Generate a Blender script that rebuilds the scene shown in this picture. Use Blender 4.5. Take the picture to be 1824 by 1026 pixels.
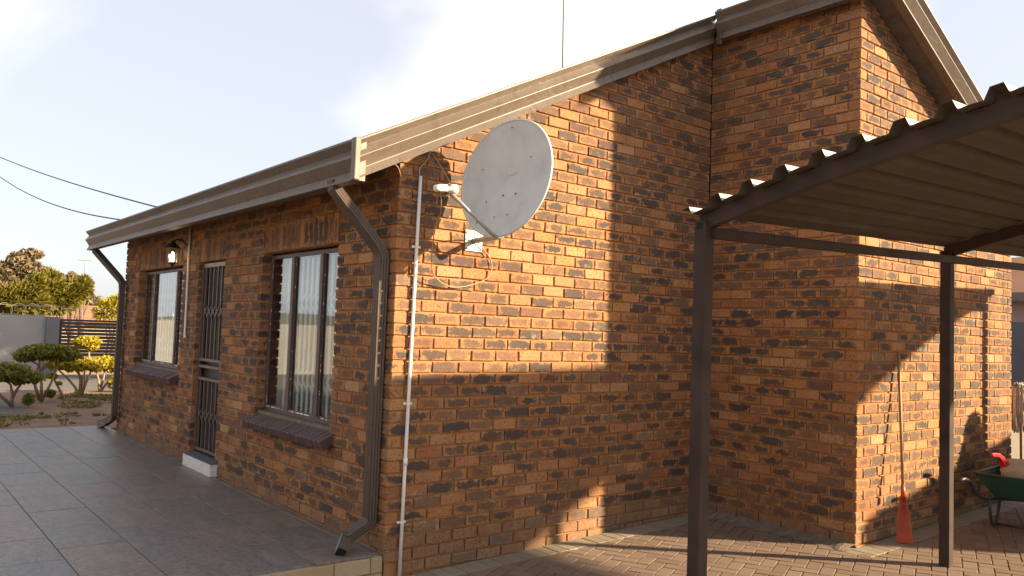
import bpy, bmesh, math, random
import numpy as np
from mathutils import Vector, Matrix

# ------------------------------------------------------------------ camera, world, sun, exposure
scene = bpy.context.scene
for o in list(bpy.data.objects):
    bpy.data.objects.remove(o, do_unlink=True)
R = math.radians
CAM = np.array([-2.84471, -4.81474, 1.40494])
YAW, PITCH, ROLL, FPX = 0.894178, 0.0555643, 0.0345457, 1448.382
cf = np.array([math.cos(PITCH) * math.cos(YAW), math.cos(PITCH) * math.sin(YAW), math.sin(PITCH)])
cr0 = np.cross(cf, [0, 0, 1]); cr0 /= np.linalg.norm(cr0)
cu0 = np.cross(cr0, cf)
cr = math.cos(ROLL) * cr0 + math.sin(ROLL) * cu0
cu = -math.sin(ROLL) * cr0 + math.cos(ROLL) * cu0
cam_data = bpy.data.cameras.new('camera')
cam = bpy.data.objects.new('camera', cam_data)
scene.collection.objects.link(cam)
cam.matrix_world = Matrix(((cr[0], cu[0], -cf[0], CAM[0]), (cr[1], cu[1], -cf[1], CAM[1]),
                           (cr[2], cu[2], -cf[2], CAM[2]), (0, 0, 0, 1)))
cam_data.sensor_width = 36.0
cam_data.lens = 36.0 * FPX / 1824.0
cam_data.clip_end = 4000
cam_data.clip_start = 0.05
scene.camera = cam
scene.render.resolution_x, scene.render.resolution_y = 1024, 576

SUN_TAN = 0.380
SUN_EL = math.atan(SUN_TAN)
SH = Vector((0.9, -1.0, 0)).normalized()               # horizontal direction towards the sun
SDIR = Vector((SH.x * math.cos(SUN_EL), SH.y * math.cos(SUN_EL), math.sin(SUN_EL)))
world = bpy.data.worlds.new('World'); scene.world = world; world.use_nodes = True
wn = world.node_tree; wn.nodes.clear()
sky = wn.nodes.new('ShaderNodeTexSky'); sky.sky_type = 'NISHITA'; sky.sun_disc = False
sky.sun_elevation = SUN_EL; sky.sun_rotation = math.atan2(SDIR.x, SDIR.y)
sky.altitude = 1500; sky.air_density = 1.0; sky.dust_density = 7.0; sky.ozone_density = 1.0
bg = wn.nodes.new('ShaderNodeBackground'); bg.inputs['Strength'].default_value = 0.060
wo = wn.nodes.new('ShaderNodeOutputWorld')
hz = wn.nodes.new('ShaderNodeMix'); hz.data_type = 'RGBA'; hz.inputs[0].default_value = 0.55      # thin even high haze over the whole dome
hz.inputs[7].default_value = (5.9, 5.8, 5.95, 1)
wn.links.new(sky.outputs[0], hz.inputs[6])
tc = wn.nodes.new('ShaderNodeTexCoord'); mpn = wn.nodes.new('ShaderNodeMapping'); wn.links.new(tc.outputs['Generated'], mpn.inputs[0])
mpn.inputs['Scale'].default_value = (1, 1, 1.7); mpn.inputs['Location'].default_value = (1.35, .6, .2)
cn = wn.nodes.new('ShaderNodeTexNoise'); wn.links.new(mpn.outputs[0], cn.inputs['Vector']); cn.inputs['Scale'].default_value = 1.7; cn.inputs['Detail'].default_value = 5; cn.inputs['Roughness'].default_value = .5; cn.inputs['Distortion'].default_value = .4
cr_ = wn.nodes.new('ShaderNodeMapRange'); cr_.interpolation_type = 'SMOOTHSTEP'; wn.links.new(cn.outputs['Fac'], cr_.inputs[0]); cr_.inputs[1].default_value = .50; cr_.inputs[2].default_value = .66; cr_.inputs[4].default_value = .85
cm = wn.nodes.new('ShaderNodeMix'); cm.data_type = 'RGBA'; wn.links.new(cr_.outputs[0], cm.inputs[0]); wn.links.new(hz.outputs[2], cm.inputs[6]); cm.inputs[7].default_value = (7.1, 6.95, 7.0, 1)   # soft thin cloud
wn.links.new(cm.outputs[2], bg.inputs['Color']); wn.links.new(bg.outputs[0], wo.inputs['Surface'])
sl = bpy.data.lights.new('sun', 'SUN'); sl.energy = 5.0; sl.angle = R(1.3); sl.color = (1.0, 0.79, 0.50)
sun = bpy.data.objects.new('sun', sl); scene.collection.objects.link(sun)
sun.rotation_euler = SDIR.to_track_quat('Z', 'Y').to_euler(); sun.location = (8, -9, 8)
vs = scene.view_settings
vs.view_transform = 'Standard'; vs.look = 'None'; vs.gamma = 1.0; vs.use_curve_mapping = False
vs.exposure = 1.78

# ------------------------------------------------------------------ helpers
COL = scene.collection
rng = random.Random(7)
nrng = np.random.default_rng(11)
def proj(P):
    d = np.asarray(P, float) - CAM; z = d @ cf
    return 912 + FPX * (d @ cr) / z, 513 - FPX * (d @ cu) / z, z
def visible_px(P, m=30):
    x, y, z = proj(P)
    return z > 0.1 and -m < x < 1824 + m and -m < y < 1026 + m

class MB:
    """collects polygons for one mesh"""
    def __init__(s): s.v = []; s.f = []; s.n = 0
    def add(s, verts, faces):
        b = s.n; s.v.extend([tuple(map(float, p)) for p in verts]); s.n += len(verts)
        s.f.extend([tuple(i + b for i in f) for f in faces]); return b
    def box(s, lo, hi, M=None):
        x0, y0, z0 = lo; x1, y1, z1 = hi
        vs_ = [(x0,y0,z0),(x1,y0,z0),(x1,y1,z0),(x0,y1,z0),(x0,y0,z1),(x1,y0,z1),(x1,y1,z1),(x0,y1,z1)]
        if M is not None: vs_ = [tuple(M @ Vector(p)) for p in vs_]
        s.add(vs_, [(0,3,2,1),(4,5,6,7),(0,1,5,4),(1,2,6,5),(2,3,7,6),(3,0,4,7)])
    def prism(s, poly, ext):
        """poly: list of 3d points (planar), ext: extrusion vector"""
        n = len(poly); e = Vector(ext)
        a = [Vector(p) for p in poly]; b = [p + e for p in a]
        s.add([tuple(p) for p in a + b], [tuple(range(n))[::-1], tuple(range(n, 2*n))] +
              [(i, (i+1) % n, n + (i+1) % n, n + i) for i in range(n)])
    def tube(s, pts, r, seg=8, up=None, square=False, cap=True):
        """round or square tube through points; r number or list or (w,h) for square"""
        pts = [Vector(p) for p in pts]; n = len(pts); rings = []
        prev = None
        for i, p in enumerate(pts):
            t = (pts[min(i+1, n-1)] - pts[max(i-1, 0)]).normalized()
            if prev is None:
                ref = Vector(up) if up else (Vector((0,0,1)) if abs(t.z) < .9 else Vector((1,0,0)))
                a = (ref - t * ref.dot(t)).normalized()
            else:
                a = (prev - t * prev.dot(t)).normalized()
            prev = a; b = t.cross(a)
            sc = 1.0
            if 0 < i < n-1 and square:
                t1 = (p - pts[i-1]).normalized(); t2 = (pts[i+1] - p).normalized()
                sc = 1 / max(.5, math.sqrt((1 + t1.dot(t2)) / 2))
            rr = r[i] if isinstance(r, list) else r
            if square:
                w, h = rr if isinstance(rr, tuple) else (rr, rr)
                rings.append([p + a*h*sc*u + b*w*v for u, v in ((-1,-1),(-1,1),(1,1),(1,-1))])
            else:
                rings.append([p + (a*math.cos(k*2*math.pi/seg) + b*math.sin(k*2*math.pi/seg))*rr for k in range(seg)])
        m = len(rings[0]); base = s.n
        s.add([tuple(q) for rg in rings for q in rg], [])
        for i in range(n-1):
            for k in range(m):
                s.f.append((base+i*m+k, base+i*m+(k+1) % m, base+(i+1)*m+(k+1) % m, base+(i+1)*m+k))
        if cap:
            s.f.append(tuple(base+k for k in range(m))[::-1]); s.f.append(tuple(base+(n-1)*m+k for k in range(m)))
    def extrude_profile(s, prof, a, b, U, W):
        """open profile [(u,w)] swept from point a to point b"""
        a, b, U, W = Vector(a), Vector(b), Vector(U), Vector(W); n = len(prof)
        s.add([tuple(a + U*u + W*w) for u, w in prof] + [tuple(b + U*u + W*w) for u, w in prof],
              [(i, i+1, n+i+1, n+i) for i in range(n-1)])
    def build(s, name, mat, parent=None, smooth=False, loc=None):
        me = bpy.data.meshes.new(name); me.from_pydata(s.v, [], s.f); me.update()
        if smooth:
            me.polygons.foreach_set('use_smooth', [True]*len(me.polygons))
        me.materials.append(mat)
        bm = bmesh.new(); bm.from_mesh(me); bmesh.ops.recalc_face_normals(bm, faces=bm.faces); bm.to_mesh(me); bm.free()
        o = bpy.data.objects.new(name, me); COL.objects.link(o)
        if parent: o.parent = parent
        if loc is not None: o.location = loc
        return o
def tag(o, label=None, cat=None, group=None, kind=None):
    if label: o['label'] = label
    if cat: o['category'] = cat
    if group: o['group'] = group
    if kind: o['kind'] = kind
    return o
def empty(name, label, cat, loc=(0,0,0), rz=0, group=None):
    o = bpy.data.objects.new(name, None); COL.objects.link(o); o.location = loc; o.rotation_euler = (0,0,rz)
    o.empty_display_size = .2
    return tag(o, label, cat, group)
def bevel_mod(o, w=.004, seg=2):
    m = o.modifiers.new('bevel', 'BEVEL'); m.width = w; m.segments = seg; m.limit_method = 'ANGLE'; return o

# ------------------------------------------------------------------ materials
class NT:
    def __init__(s, name):
        s.m = bpy.data.materials.new(name); s.m.use_nodes = True; s.t = s.m.node_tree; s.t.nodes.clear()
        s.out = s.n('ShaderNodeOutputMaterial'); s.p = s.n('ShaderNodeBsdfPrincipled'); s.l(s.p.outputs[0], s.out.inputs[0])
    def n(s, t, **k):
        x = s.t.nodes.new(t)
        for a, b in k.items(): setattr(x, a, b)
        return x
    def l(s, a, b): s.t.links.new(a, b)
    def set(s, sock, v):
        if hasattr(v, 'links'): s.l(v, sock)
        else: sock.default_value = v
    def math(s, op, a, b=0.0, c=0.0, clamp=False):
        x = s.n('ShaderNodeMath', operation=op); x.use_clamp = clamp
        s.set(x.inputs[0], a); s.set(x.inputs[1], b); s.set(x.inputs[2], c); return x.outputs[0]
    def noise(s, vec, scale, detail=4, rough=.55, dist=0):
        x = s.n('ShaderNodeTexNoise'); s.set(x.inputs['Vector'], vec); x.inputs['Scale'].default_value = scale
        x.inputs['Detail'].default_value = detail; x.inputs['Roughness'].default_value = rough; x.inputs['Distortion'].default_value = dist
        return x.outputs['Fac']
    def ramp(s, fac, stops, interp='LINEAR'):
        x = s.n('ShaderNodeValToRGB'); x.color_ramp.interpolation = interp; e = x.color_ramp.elements
        while len(e) < len(stops): e.new(.5)
        for el, (p, c) in zip(e, stops):
            el.position = p; el.color = (c[0], c[1], c[2], 1) if not isinstance(c, float) else (c, c, c, 1)
        s.set(x.inputs[0], fac); return x.outputs[0]
    def mix(s, fac, a, b, blend='MIX'):
        x = s.n('ShaderNodeMix', data_type='RGBA', blend_type=blend)
        s.set(x.inputs[0], fac)
        for sock, v in ((x.inputs[6], a), (x.inputs[7], b)):
            if hasattr(v, 'links'): s.l(v, sock)
            else: sock.default_value = (v[0], v[1], v[2], 1)
        return x.outputs[2]
    def bump(s, h, strength=.3, dist=.01):
        x = s.n('ShaderNodeBump'); x.inputs['Strength'].default_value = strength; x.inputs['Distance'].default_value = dist
        s.l(h, x.inputs['Height']); s.l(x.outputs[0], s.p.inputs['Normal'])
    def obj(s): return s.n('ShaderNodeTexCoord').outputs['Object']
    def pos(s): return s.n('ShaderNodeNewGeometry').outputs['Position']
    def attr(s, name):
        return s.n('ShaderNodeAttribute', attribute_name=name)
    def color(s, c): s.set(s.p.inputs['Base Color'], c if hasattr(c, 'links') else (c[0], c[1], c[2], 1))
    def rough(s, v): s.set(s.p.inputs['Roughness'], v)
    def spec(s, v): s.p.inputs['Specular IOR Level'].default_value = v
    def metal(s, v): s.p.inputs['Metallic'].default_value = v

def simple(name, col, rough=.6, var=.15, scale=6, bump=0.0, metal=0.0, spec=.5, vec='pos', bscale=60, col2=None):
    t = NT(name); v = t.pos() if vec == 'pos' else t.obj()
    n1 = t.noise(v, scale, 5, .6)
    c2 = col2 or tuple(c*(1-var*1.6) for c in col)
    hi = tuple(min(1, c*(1+var)) for c in col)
    t.color(t.ramp(n1, [(.25, c2), (.5, col), (.78, hi)]))
    n2 = t.noise(v, scale*4, 4, .6)
    t.rough(t.math('ADD', t.math('MULTIPLY', n2, .25), rough-.12)); t.metal(metal); t.spec(spec)
    if bump: t.bump(t.noise(v, bscale, 5, .65), bump, .006)
    return t.m

def brick_material(name, ramp, char_amount=.62, char_col=(.055,.05,.05), pits=True):
    t = NT(name)
    a = t.attr('bcol'); sep = t.n('ShaderNodeSeparateColor'); t.l(a.outputs['Color'], sep.inputs[0])
    r1, r2, r3 = sep.outputs[0], sep.outputs[1], sep.outputs[2]
    bp = t.attr('bpos').outputs['Vector']                     # local metres inside the brick
    off = t.n('ShaderNodeVectorMath', operation='MULTIPLY_ADD')
    t.l(a.outputs['Color'], off.inputs[0]); off.inputs[1].default_value = (37, 53, 71); t.l(bp, off.inputs[2])
    v = off.outputs[0]
    base = t.ramp(r1, ramp)
    n1 = t.noise(v, 9, 5, .65, .4)
    base = t.mix(t.math('MULTIPLY', n1, .62), base, t.ramp(n1, [(.3, (.23,.092,.042)), (.6, (.38,.190,.083)), (.8, (.47,.29,.15))]))
    # flashed (burnt) heart of the face
    s3 = t.n('ShaderNodeSeparateXYZ'); t.l(bp, s3.inputs[0])
    ex = t.math('POWER', t.math('ABSOLUTE', t.math('DIVIDE', s3.outputs[0], .095)), 3.0); ez = t.math('POWER', t.math('ABSOLUTE', t.math('DIVIDE', s3.outputs[2], .030)), 3.0)
    d = t.math('POWER', t.math('ADD', ex, ez), .3333)
    n2 = t.noise(v, 15, 5, .72, .6)
    d = t.math('ADD', d, t.math('MULTIPLY', t.math('SUBTRACT', n2, t.math('ADD', t.math('MULTIPLY', r1, .16), .46)), 2.9))
    d = t.math('ADD', d, t.math('MULTIPLY', t.math('SUBTRACT', t.noise(v, 62, 4, .8), .5), 1.1))
    m = t.n('ShaderNodeMapRange', interpolation_type='SMOOTHSTEP'); t.l(d, m.inputs[0])
    m.inputs[1].default_value = 1.12; m.inputs[2].default_value = .62; m.inputs[3].default_value = 0; m.inputs[4].default_value = 1
    burnt = t.math('GREATER_THAN', char_amount, r3)
    k = t.math('MULTIPLY', t.math('MULTIPLY', m.outputs[0], burnt), t.math('ADD', t.math('MULTIPLY', r2, .56), .50), clamp=True)
    n3 = t.noise(v, 45, 4, .7)
    k = t.math('MULTIPLY', k, t.math('ADD', t.math('MULTIPLY', n3, 1.2), .48), clamp=True)
    dark = t.mix(n3, tuple(c*.5 for c in char_col), tuple(min(1, c*3.0) for c in char_col))
    col = t.mix(k, base, dark)
    if pits:
        n4 = t.noise(v, 70, 4, .8)
        pit = t.ramp(n4, [(.545, 0.0), (.60, 1.0)])
        col = t.mix(t.math('MULTIPLY', pit, t.math('ADD', t.math('MULTIPLY', r3, .4), .45)), col, (.035,.022,.016))
    # old lime bloom on a few
    n5 = t.noise(v, 13, 4, .7)
    bl = t.math('MULTIPLY', t.ramp(n5, [(.58, 0.0), (.72, .55)]), t.math('GREATER_THAN', r2, .965))
    col = t.mix(bl, col, (.36,.32,.29))
    ps = t.pos(); w1 = t.noise(ps, .8, 4, .6); w2 = t.noise(ps, 5, 4, .65)
    col = t.mix(t.ramp(w1, [(.42, 0.0), (.70, .30)]), col, (.16,.085,.045)); col = t.mix(t.ramp(w2, [(.58, 0.0), (.75, .22)]), col, (.34,.26,.19))
    t.color(col); t.rough(.86); t.spec(.25)
    h = t.math('ADD', t.math('MULTIPLY', t.noise(v, 60, 5, .7), .6), t.math('MULTIPLY', t.noise(v, 190, 3, .7), .35))
    t.bump(h, .55, .006)
    return t.m
M = {}
M['brick'] = brick_material('face brick', [(0, (.25,.098,.042)), (.2, (.35,.155,.061)), (.42, (.39,.195,.080)), (.6, (.32,.140,.074)), (.76, (.42,.238,.11)), (.9, (.27,.108,.056)), (1, (.47,.305,.165))], .82, (.036,.028,.025))
M['foundation'] = brick_material('foundation brick', [(0, (.20,.115,.066)), (.4, (.235,.135,.078)), (.7, (.18,.105,.072)), (1, (.28,.19,.10))], .25, (.07,.052,.042))
M['sill'] = brick_material('painted sill brick', [(0, (.075,.045,.042)), (.6, (.095,.058,.05)), (1, (.12,.05,.045))], 0.0, pits=False)
# painted sill must not pick up the orange clay
t = NT('sill paint'); v = t.pos()
t.color(t.mix(t.noise(v, 22, 5, .65), (.055,.033,.032), (.125,.072,.066))); t.rough(.6); t.bump(t.noise(v, 90, 4), .35, .004); M['sill'] = t.m
t = NT('mortar'); v = t.pos()
n = t.noise(v, 3.5, 5, .6); n2 = t.noise(v, 120, 3, .6)
t.color(t.mix(t.math('MULTIPLY', n2, .6), t.ramp(n, [(.3, (.23,.104,.043)), (.6, (.32,.160,.066)), (.8, (.37,.21,.10))]), (.38,.22,.105)))
t.rough(.95); t.spec(.1); t.bump(n2, .5, .004); M['mortar'] = t.m
t = NT('old cement mortar'); v = t.pos(); n = t.noise(v, 18, 5, .7)
t.color(t.ramp(n, [(.3, (.14,.115,.09)), (.6, (.21,.175,.135)), (.8, (.28,.24,.195))])); t.rough(.95); t.spec(.1); t.bump(t.noise(v, 90, 4), .6, .006); M['cement'] = t.m
def gutter_mat():
    t = NT('gutter paint'); v = t.pos()
    n = t.noise(v, 2.5, 5, .6); n2 = t.noise(v, 30, 4, .7)
    c = t.ramp(n, [(.3, (.108,.080,.061)), (.6, (.130,.098,.076)), (.8, (.152,.118,.094))])
    stm = t.n('ShaderNodeMapping'); t.l(v, stm.inputs[0]); stm.inputs['Scale'].default_value = (9, 9, .9)
    c = t.mix(t.ramp(t.noise(stm.outputs[0], 2.2, 5, .7), [(.50, 0.0), (.72, .55)]), c, (.05,.037,.029))
    # faint curled scuffs
    w = t.n('ShaderNodeTexWave', wave_type='RINGS'); t.l(v, w.inputs['Vector']); w.inputs['Scale'].default_value = 5.5; w.inputs['Distortion'].default_value = 9; w.inputs['Detail'].default_value = 2; w.inputs['Detail Scale'].default_value = 1.6
    sc = t.math('MULTIPLY', t.ramp(w.outputs['Fac'], [(.93, 0.0), (.985, 1.0)]), t.ramp(t.noise(v, 4, 2), [(.5, 0.0), (.68, .5)]))
    t.color(t.mix(sc, c, (.28,.24,.20))); t.rough(t.math('ADD', t.math('MULTIPLY', n2, .25), .36)); t.spec(.5)
    return t.m
M['gutter'] = gutter_mat()
M['downpipe'] = simple('downpipe paint', (.078,.058,.046), .40, .15, 7, spec=.4)
M['carport_steel'] = simple('carport red oxide steel', (.046,.030,.026), .62, .3, 5, .12, spec=.2, col2=(.022,.016,.015))
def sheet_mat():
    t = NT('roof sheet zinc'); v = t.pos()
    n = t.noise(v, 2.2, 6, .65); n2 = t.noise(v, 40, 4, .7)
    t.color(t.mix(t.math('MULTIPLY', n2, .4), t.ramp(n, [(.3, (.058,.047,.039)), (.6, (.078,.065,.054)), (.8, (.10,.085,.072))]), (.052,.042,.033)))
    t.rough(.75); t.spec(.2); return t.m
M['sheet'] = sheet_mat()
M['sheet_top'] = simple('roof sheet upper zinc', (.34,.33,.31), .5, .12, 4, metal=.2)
M['frame'] = simple('window frame brown paint', (.085,.055,.048), .5, .35, 26, .15, col2=(.12,.08,.07))
M['gate_steel'] = simple('security gate paint', (.105,.078,.066), .45, .2, 14)
M['dark_door'] = simple('dark wooden door', (.022,.013,.012), .5, .3, 8)
M['white_pipe'] = simple('white plastic conduit', (.72,.70,.66), .45, .08, 5)
M['dish'] = simple('dish pale grey paint', (.54,.565,.57), .5, .09, 7)
M['dish_mark'] = simple('faded pink print', (.54,.50,.50), .6, .2, 40, col2=(.60,.60,.60))
M['galv'] = simple('galvanised steel', (.36,.365,.36), .45, .15, 20, metal=.4)
M['lnb'] = simple('lnb plastic', (.70,.68,.60), .5, .08, 10)
M['cable_tan'] = simple('tan coax', (.34,.23,.11), .6, .1, 20)
M['black'] = simple('black plastic', (.018,.018,.018), .5, .2, 20)
M['soffit'] = simple('soffit board dark', (.10,.078,.062), .8, .3, 9)
M['roof'] = simple('roof tile brown', (.16,.10,.07), .75, .25, 5, .3)
M['plaster_in'] = simple('inside plaster', (.42,.38,.33), .9, .06, 3)
M['bars'] = simple('white trellis paint', (.80,.80,.78), .5, .08, 8)
M['curtain'] = simple('beige curtain', (.40,.34,.27), .9, .1, 9)
M['hole_shade'] = simple('dark hole shade', (.01,.01,.01), .9, .1, 5)  # near-black colour standing in for the shade inside tube ends
t = NT('window glass'); t.t.nodes.remove(t.p)
gl = t.n('ShaderNodeBsdfGlossy'); gl.inputs['Roughness'].default_value = .015; gl.inputs['Color'].default_value = (.95,.97,1,1)
tr = t.n('ShaderNodeBsdfTransparent'); tr.inputs['Color'].default_value = (.80,.83,.82,1)
lw = t.n('ShaderNodeLayerWeight'); lw.inputs[0].default_value = .5
fac_ = t.math('ADD', t.math('MULTIPLY', t.math('POWER', lw.outputs['Facing'], 3.0), .75), .04, clamp=True)
mx = t.n('ShaderNodeMixShader'); t.l(fac_, mx.inputs[0]); t.l(tr.outputs[0], mx.inputs[1]); t.l(gl.outputs[0], mx.inputs[2]); t.l(mx.outputs[0], t.out.inputs[0]); M['glass'] = t.m
def tile_mat():
    t = NT('slate look porcelain tile')
    a = t.attr('bcol'); sep = t.n('ShaderNodeSeparateColor'); t.l(a.outputs['Color'], sep.inputs[0])
    r1, r2 = sep.outputs[0], sep.outputs[1]
    off = t.n('ShaderNodeVectorMath', operation='MULTIPLY_ADD')
    t.l(a.outputs['Color'], off.inputs[0]); off.inputs[1].default_value = (41, 29, 17); t.l(t.attr('bpos').outputs['Vector'], off.inputs[2]); v = off.outputs[0]
    st = t.n('ShaderNodeMapping'); t.l(v, st.inputs[0]); st.inputs['Scale'].default_value = (3.2, 1.0, 1); st.inputs['Rotation'].default_value = (0, 0, .25)
    n = t.noise(st.outputs[0], 2.6, 6, .62, .9); n2 = t.noise(v, 48, 5, .8)
    grey = t.ramp(n, [(.3, (.082,.074,.070)), (.55, (.124,.112,.105)), (.8, (.18,.164,.153))])
    brown = t.ramp(n, [(.3, (.115,.080,.060)), (.55, (.170,.118,.088)), (.8, (.225,.168,.134))])
    sy = t.n('ShaderNodeSeparateXYZ'); t.l(t.attr('bpos').outputs['Vector'], sy.inputs[0])
    half = t.math('MULTIPLY', t.math('GREATER_THAN', t.math('ADD', sy.outputs[1], t.math('MULTIPLY', t.math('SUBTRACT', n, .5), .10)), t.math('MULTIPLY', t.math('SUBTRACT', r2, .5), .5)), t.math('SUBTRACT', sep.outputs[2], .45))
    f = t.ramp(t.math('ADD', t.math('ADD', r1, t.math('MULTIPLY', half, 1.1)), t.math('MULTIPLY', t.math('SUBTRACT', n, .5), 1.5)), [(.36, 0.0), (.72, 1.0)])
    c = t.mix(f, grey, brown)
    sp = t.ramp(t.noise(v, 26, 6, .85), [(.42, 0.0), (.62, 1.0)])
    n9 = t.noise(v, 34, 6, .85)
    c = t.mix(t.ramp(n9, [(.50, 0.0), (.60, .6)]), c, (.055,.05,.048))
    t.color(t.mix(t.math('MULTIPLY', sp, .55), c, (.27,.245,.23)))
    t.rough(t.math('ADD', t.math('MULTIPLY', n2, .25), .30)); t.spec(.5); t.bump(t.math('ADD', n2, t.math('MULTIPLY', n, .8)), .5, .006); return t.m
M['tile'] = tile_mat()
M['grout'] = simple('grout', (.24,.215,.195), .9, .2, 30)
def paver_mat(name, ramp):
    t = NT(name); a = t.attr('bcol'); sep = t.n('ShaderNodeSeparateColor'); t.l(a.outputs['Color'], sep.inputs[0])
    v = t.pos(); n = t.noise(v, 4, 5, .6); n2 = t.noise(v, 130, 4, .7)
    c = t.mix(t.math('MULTIPLY', n, .5), t.ramp(sep.outputs[0], ramp), t.ramp(n, [(.3, tuple(x*.7 for x in ramp[0][1])), (.75, ramp[-1][1])]))
    c = t.mix(t.math('MULTIPLY', t.ramp(n2, [(.45, 0.0), (.75, 1.0)]), .35), c, tuple(x*.55 for x in ramp[0][1]))
    t.color(c); t.rough(.88); t.spec(.25); t.bump(n2, .5, .004); return t.m
M['paver'] = paver_mat('brown paver', [(0, (.172,.116,.085)), (.5, (.200,.140,.104)), (1, (.225,.162,.125))])
M['border_paver'] = paver_mat('buff border paver', [(0, (.23,.188,.132)), (.5, (.26,.215,.155)), (1, (.285,.24,.178))])
M['sandstone'] = paver_mat('sandstone cladding', [(0, (.32,.23,.13)), (.5, (.38,.285,.17)), (1, (.43,.34,.22))])
M['joint_sand'] = simple('joint sand', (.26,.205,.145), .95, .2, 25, .3, bscale=150)
M['soil'] = simple('garden soil', (.20,.112,.070), .95, .25, 3, .5, bscale=40)
M['driveway'] = simple('driveway concrete', (.115,.10,.088), .9, .12, 3, .2, bscale=80)
M['field'] = simple('dry ground', (.24,.17,.10), .95, .25, .15, .3, bscale=4)
t = NT('marble step'); v = t.pos(); n = t.noise(v, 3.2, 5, .55, 1.2)
t.color(t.ramp(n, [(.40, (.70,.69,.67)), (.485, (.66,.65,.63)), (.50, (.48,.48,.47)), (.515, (.68,.67,.65)), (.8, (.74,.73,.71))])); t.rough(.3); M['marble'] = t.m
M['wall_grey'] = simple('grey plaster', (.29,.28,.28), .9, .07, 2, .25, bscale=70)
M['wall_grey_dark'] = simple('grey pillar plaster', (.15,.155,.165), .9, .07, 2, .25, bscale=70)
M['wall_beige'] = simple('beige plaster', (.36,.30,.21), .9, .06, 2, .2, bscale=70)
M['wall_charcoal'] = simple('charcoal plaster', (.085,.085,.10), .9, .08, 2, .2)
M['wall_pink'] = simple('pink plaster', (.34,.24,.205), .9, .06, 1, .1)
M['slat'] = simple('gate slat brown', (.040,.021,.024), .55, .25, 5)
M['wire'] = simple('razor wire galvanised', (.50,.48,.44), .45, .1, 20, metal=.3)
M['cable'] = simple('overhead cable', (.03,.03,.035), .6, .1, 10)
M['mast'] = simple('mast galvanised', (.33,.33,.33), .5, .1, 10)
M['bark'] = simple('bark', (.16,.10,.065), .9, .3, 20, .5)
M['stem'] = simple('shrub stem', (.30,.195,.125), .9, .25, 30, .4)
M['hill'] = simple('distant hill', (.12,.12,.10), 1, .2, .02)
M['far_roof'] = simple('far roof orange', (.28,.13,.065), .9, .1, 1)
M['rake_red'] = simple('rake red plastic', (.45,.070,.020), .45, .1, 15)
M['rake_wood'] = simple('rake wooden handle', (.27,.145,.065), .6, .15, 10)
M['barrow_green'] = simple('barrow green paint', (.018,.075,.048), .5, .35, 9, col2=(.05,.05,.035))
M['barrow_tube'] = simple('barrow black tube', (.045,.042,.042), .4, .3, 14)
M['tyre'] = simple('rubber', (.02,.02,.02), .85, .2, 20)
M['sack'] = simple('cream sack', (.36,.315,.21), .85, .12, 14, .5, bscale=50)
M['red_tool'] = simple('red plastic handle', (.55,.02,.025), .35, .1, 10)
M['mop_yarn'] = simple('mop yarn', (.55,.48,.42), 1, .25, 30, .4)
M['shadow_caster'] = simple('grey canvas cover', (.16,.17,.16), .9, .12, 5, .2)  # skin of the added rounded shadow caster
t = NT('lantern bulb'); t.p.inputs['Emission Color'].default_value = (1, .82, .55, 1); t.p.inputs['Emission Strength'].default_value = 7; M['bulb'] = t.m
t = NT('lantern glass'); t.t.nodes.remove(t.p)
gl = t.n('ShaderNodeBsdfGlossy'); gl.inputs['Roughness'].default_value = .08
tr = t.n('ShaderNodeBsdfTransparent'); tr.inputs['Color'].default_value = (.93,.84,.66,1)
mx = t.n('ShaderNodeMixShader'); mx.inputs[0].default_value = .12; t.l(tr.outputs[0], mx.inputs[1]); t.l(gl.outputs[0], mx.inputs[2]); t.l(mx.outputs[0], t.out.inputs[0]); M['lantern_glass'] = t.m
def leaf_mat(name, c1, c2, c3):
    t = NT(name); a = t.attr('bcol'); sep = t.n('ShaderNodeSeparateColor'); t.l(a.outputs['Color'], sep.inputs[0])
    t.color(t.ramp(sep.outputs[0], [(0, c1), (.5, c2), (1, c3)])); t.rough(.6); t.spec(.3)
    tl = t.n('ShaderNodeBsdfTranslucent'); t.l(t.ramp(sep.outputs[0], [(0, c1), (.5, c2), (1, c3)]), tl.inputs[0])
    mx = t.n('ShaderNodeMixShader'); mx.inputs[0].default_value = .3
    t.l(t.p.outputs[0], mx.inputs[1]); t.l(tl.outputs[0], mx.inputs[2]); t.l(mx.outputs[0], t.out.inputs[0]); return t.m
M['leaf_yellow'] = leaf_mat('golden topiary leaf', (.19,.165,.016), (.40,.32,.026), (.55,.44,.04))
M['leaf_green'] = leaf_mat('green topiary leaf', (.08,.095,.017), (.19,.19,.028), (.33,.29,.045))
M['leaf_dusty'] = leaf_mat('dusty olive leaf', (.135,.105,.055), (.22,.17,.10), (.30,.23,.145))
M['leaf_conifer'] = leaf_mat('yellow green conifer leaf', (.07,.07,.012), (.16,.14,.018), (.27,.21,.03))
M['leaf_grass'] = leaf_mat('dry grass blade', (.10,.10,.03), (.20,.17,.05), (.30,.25,.09))

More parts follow.
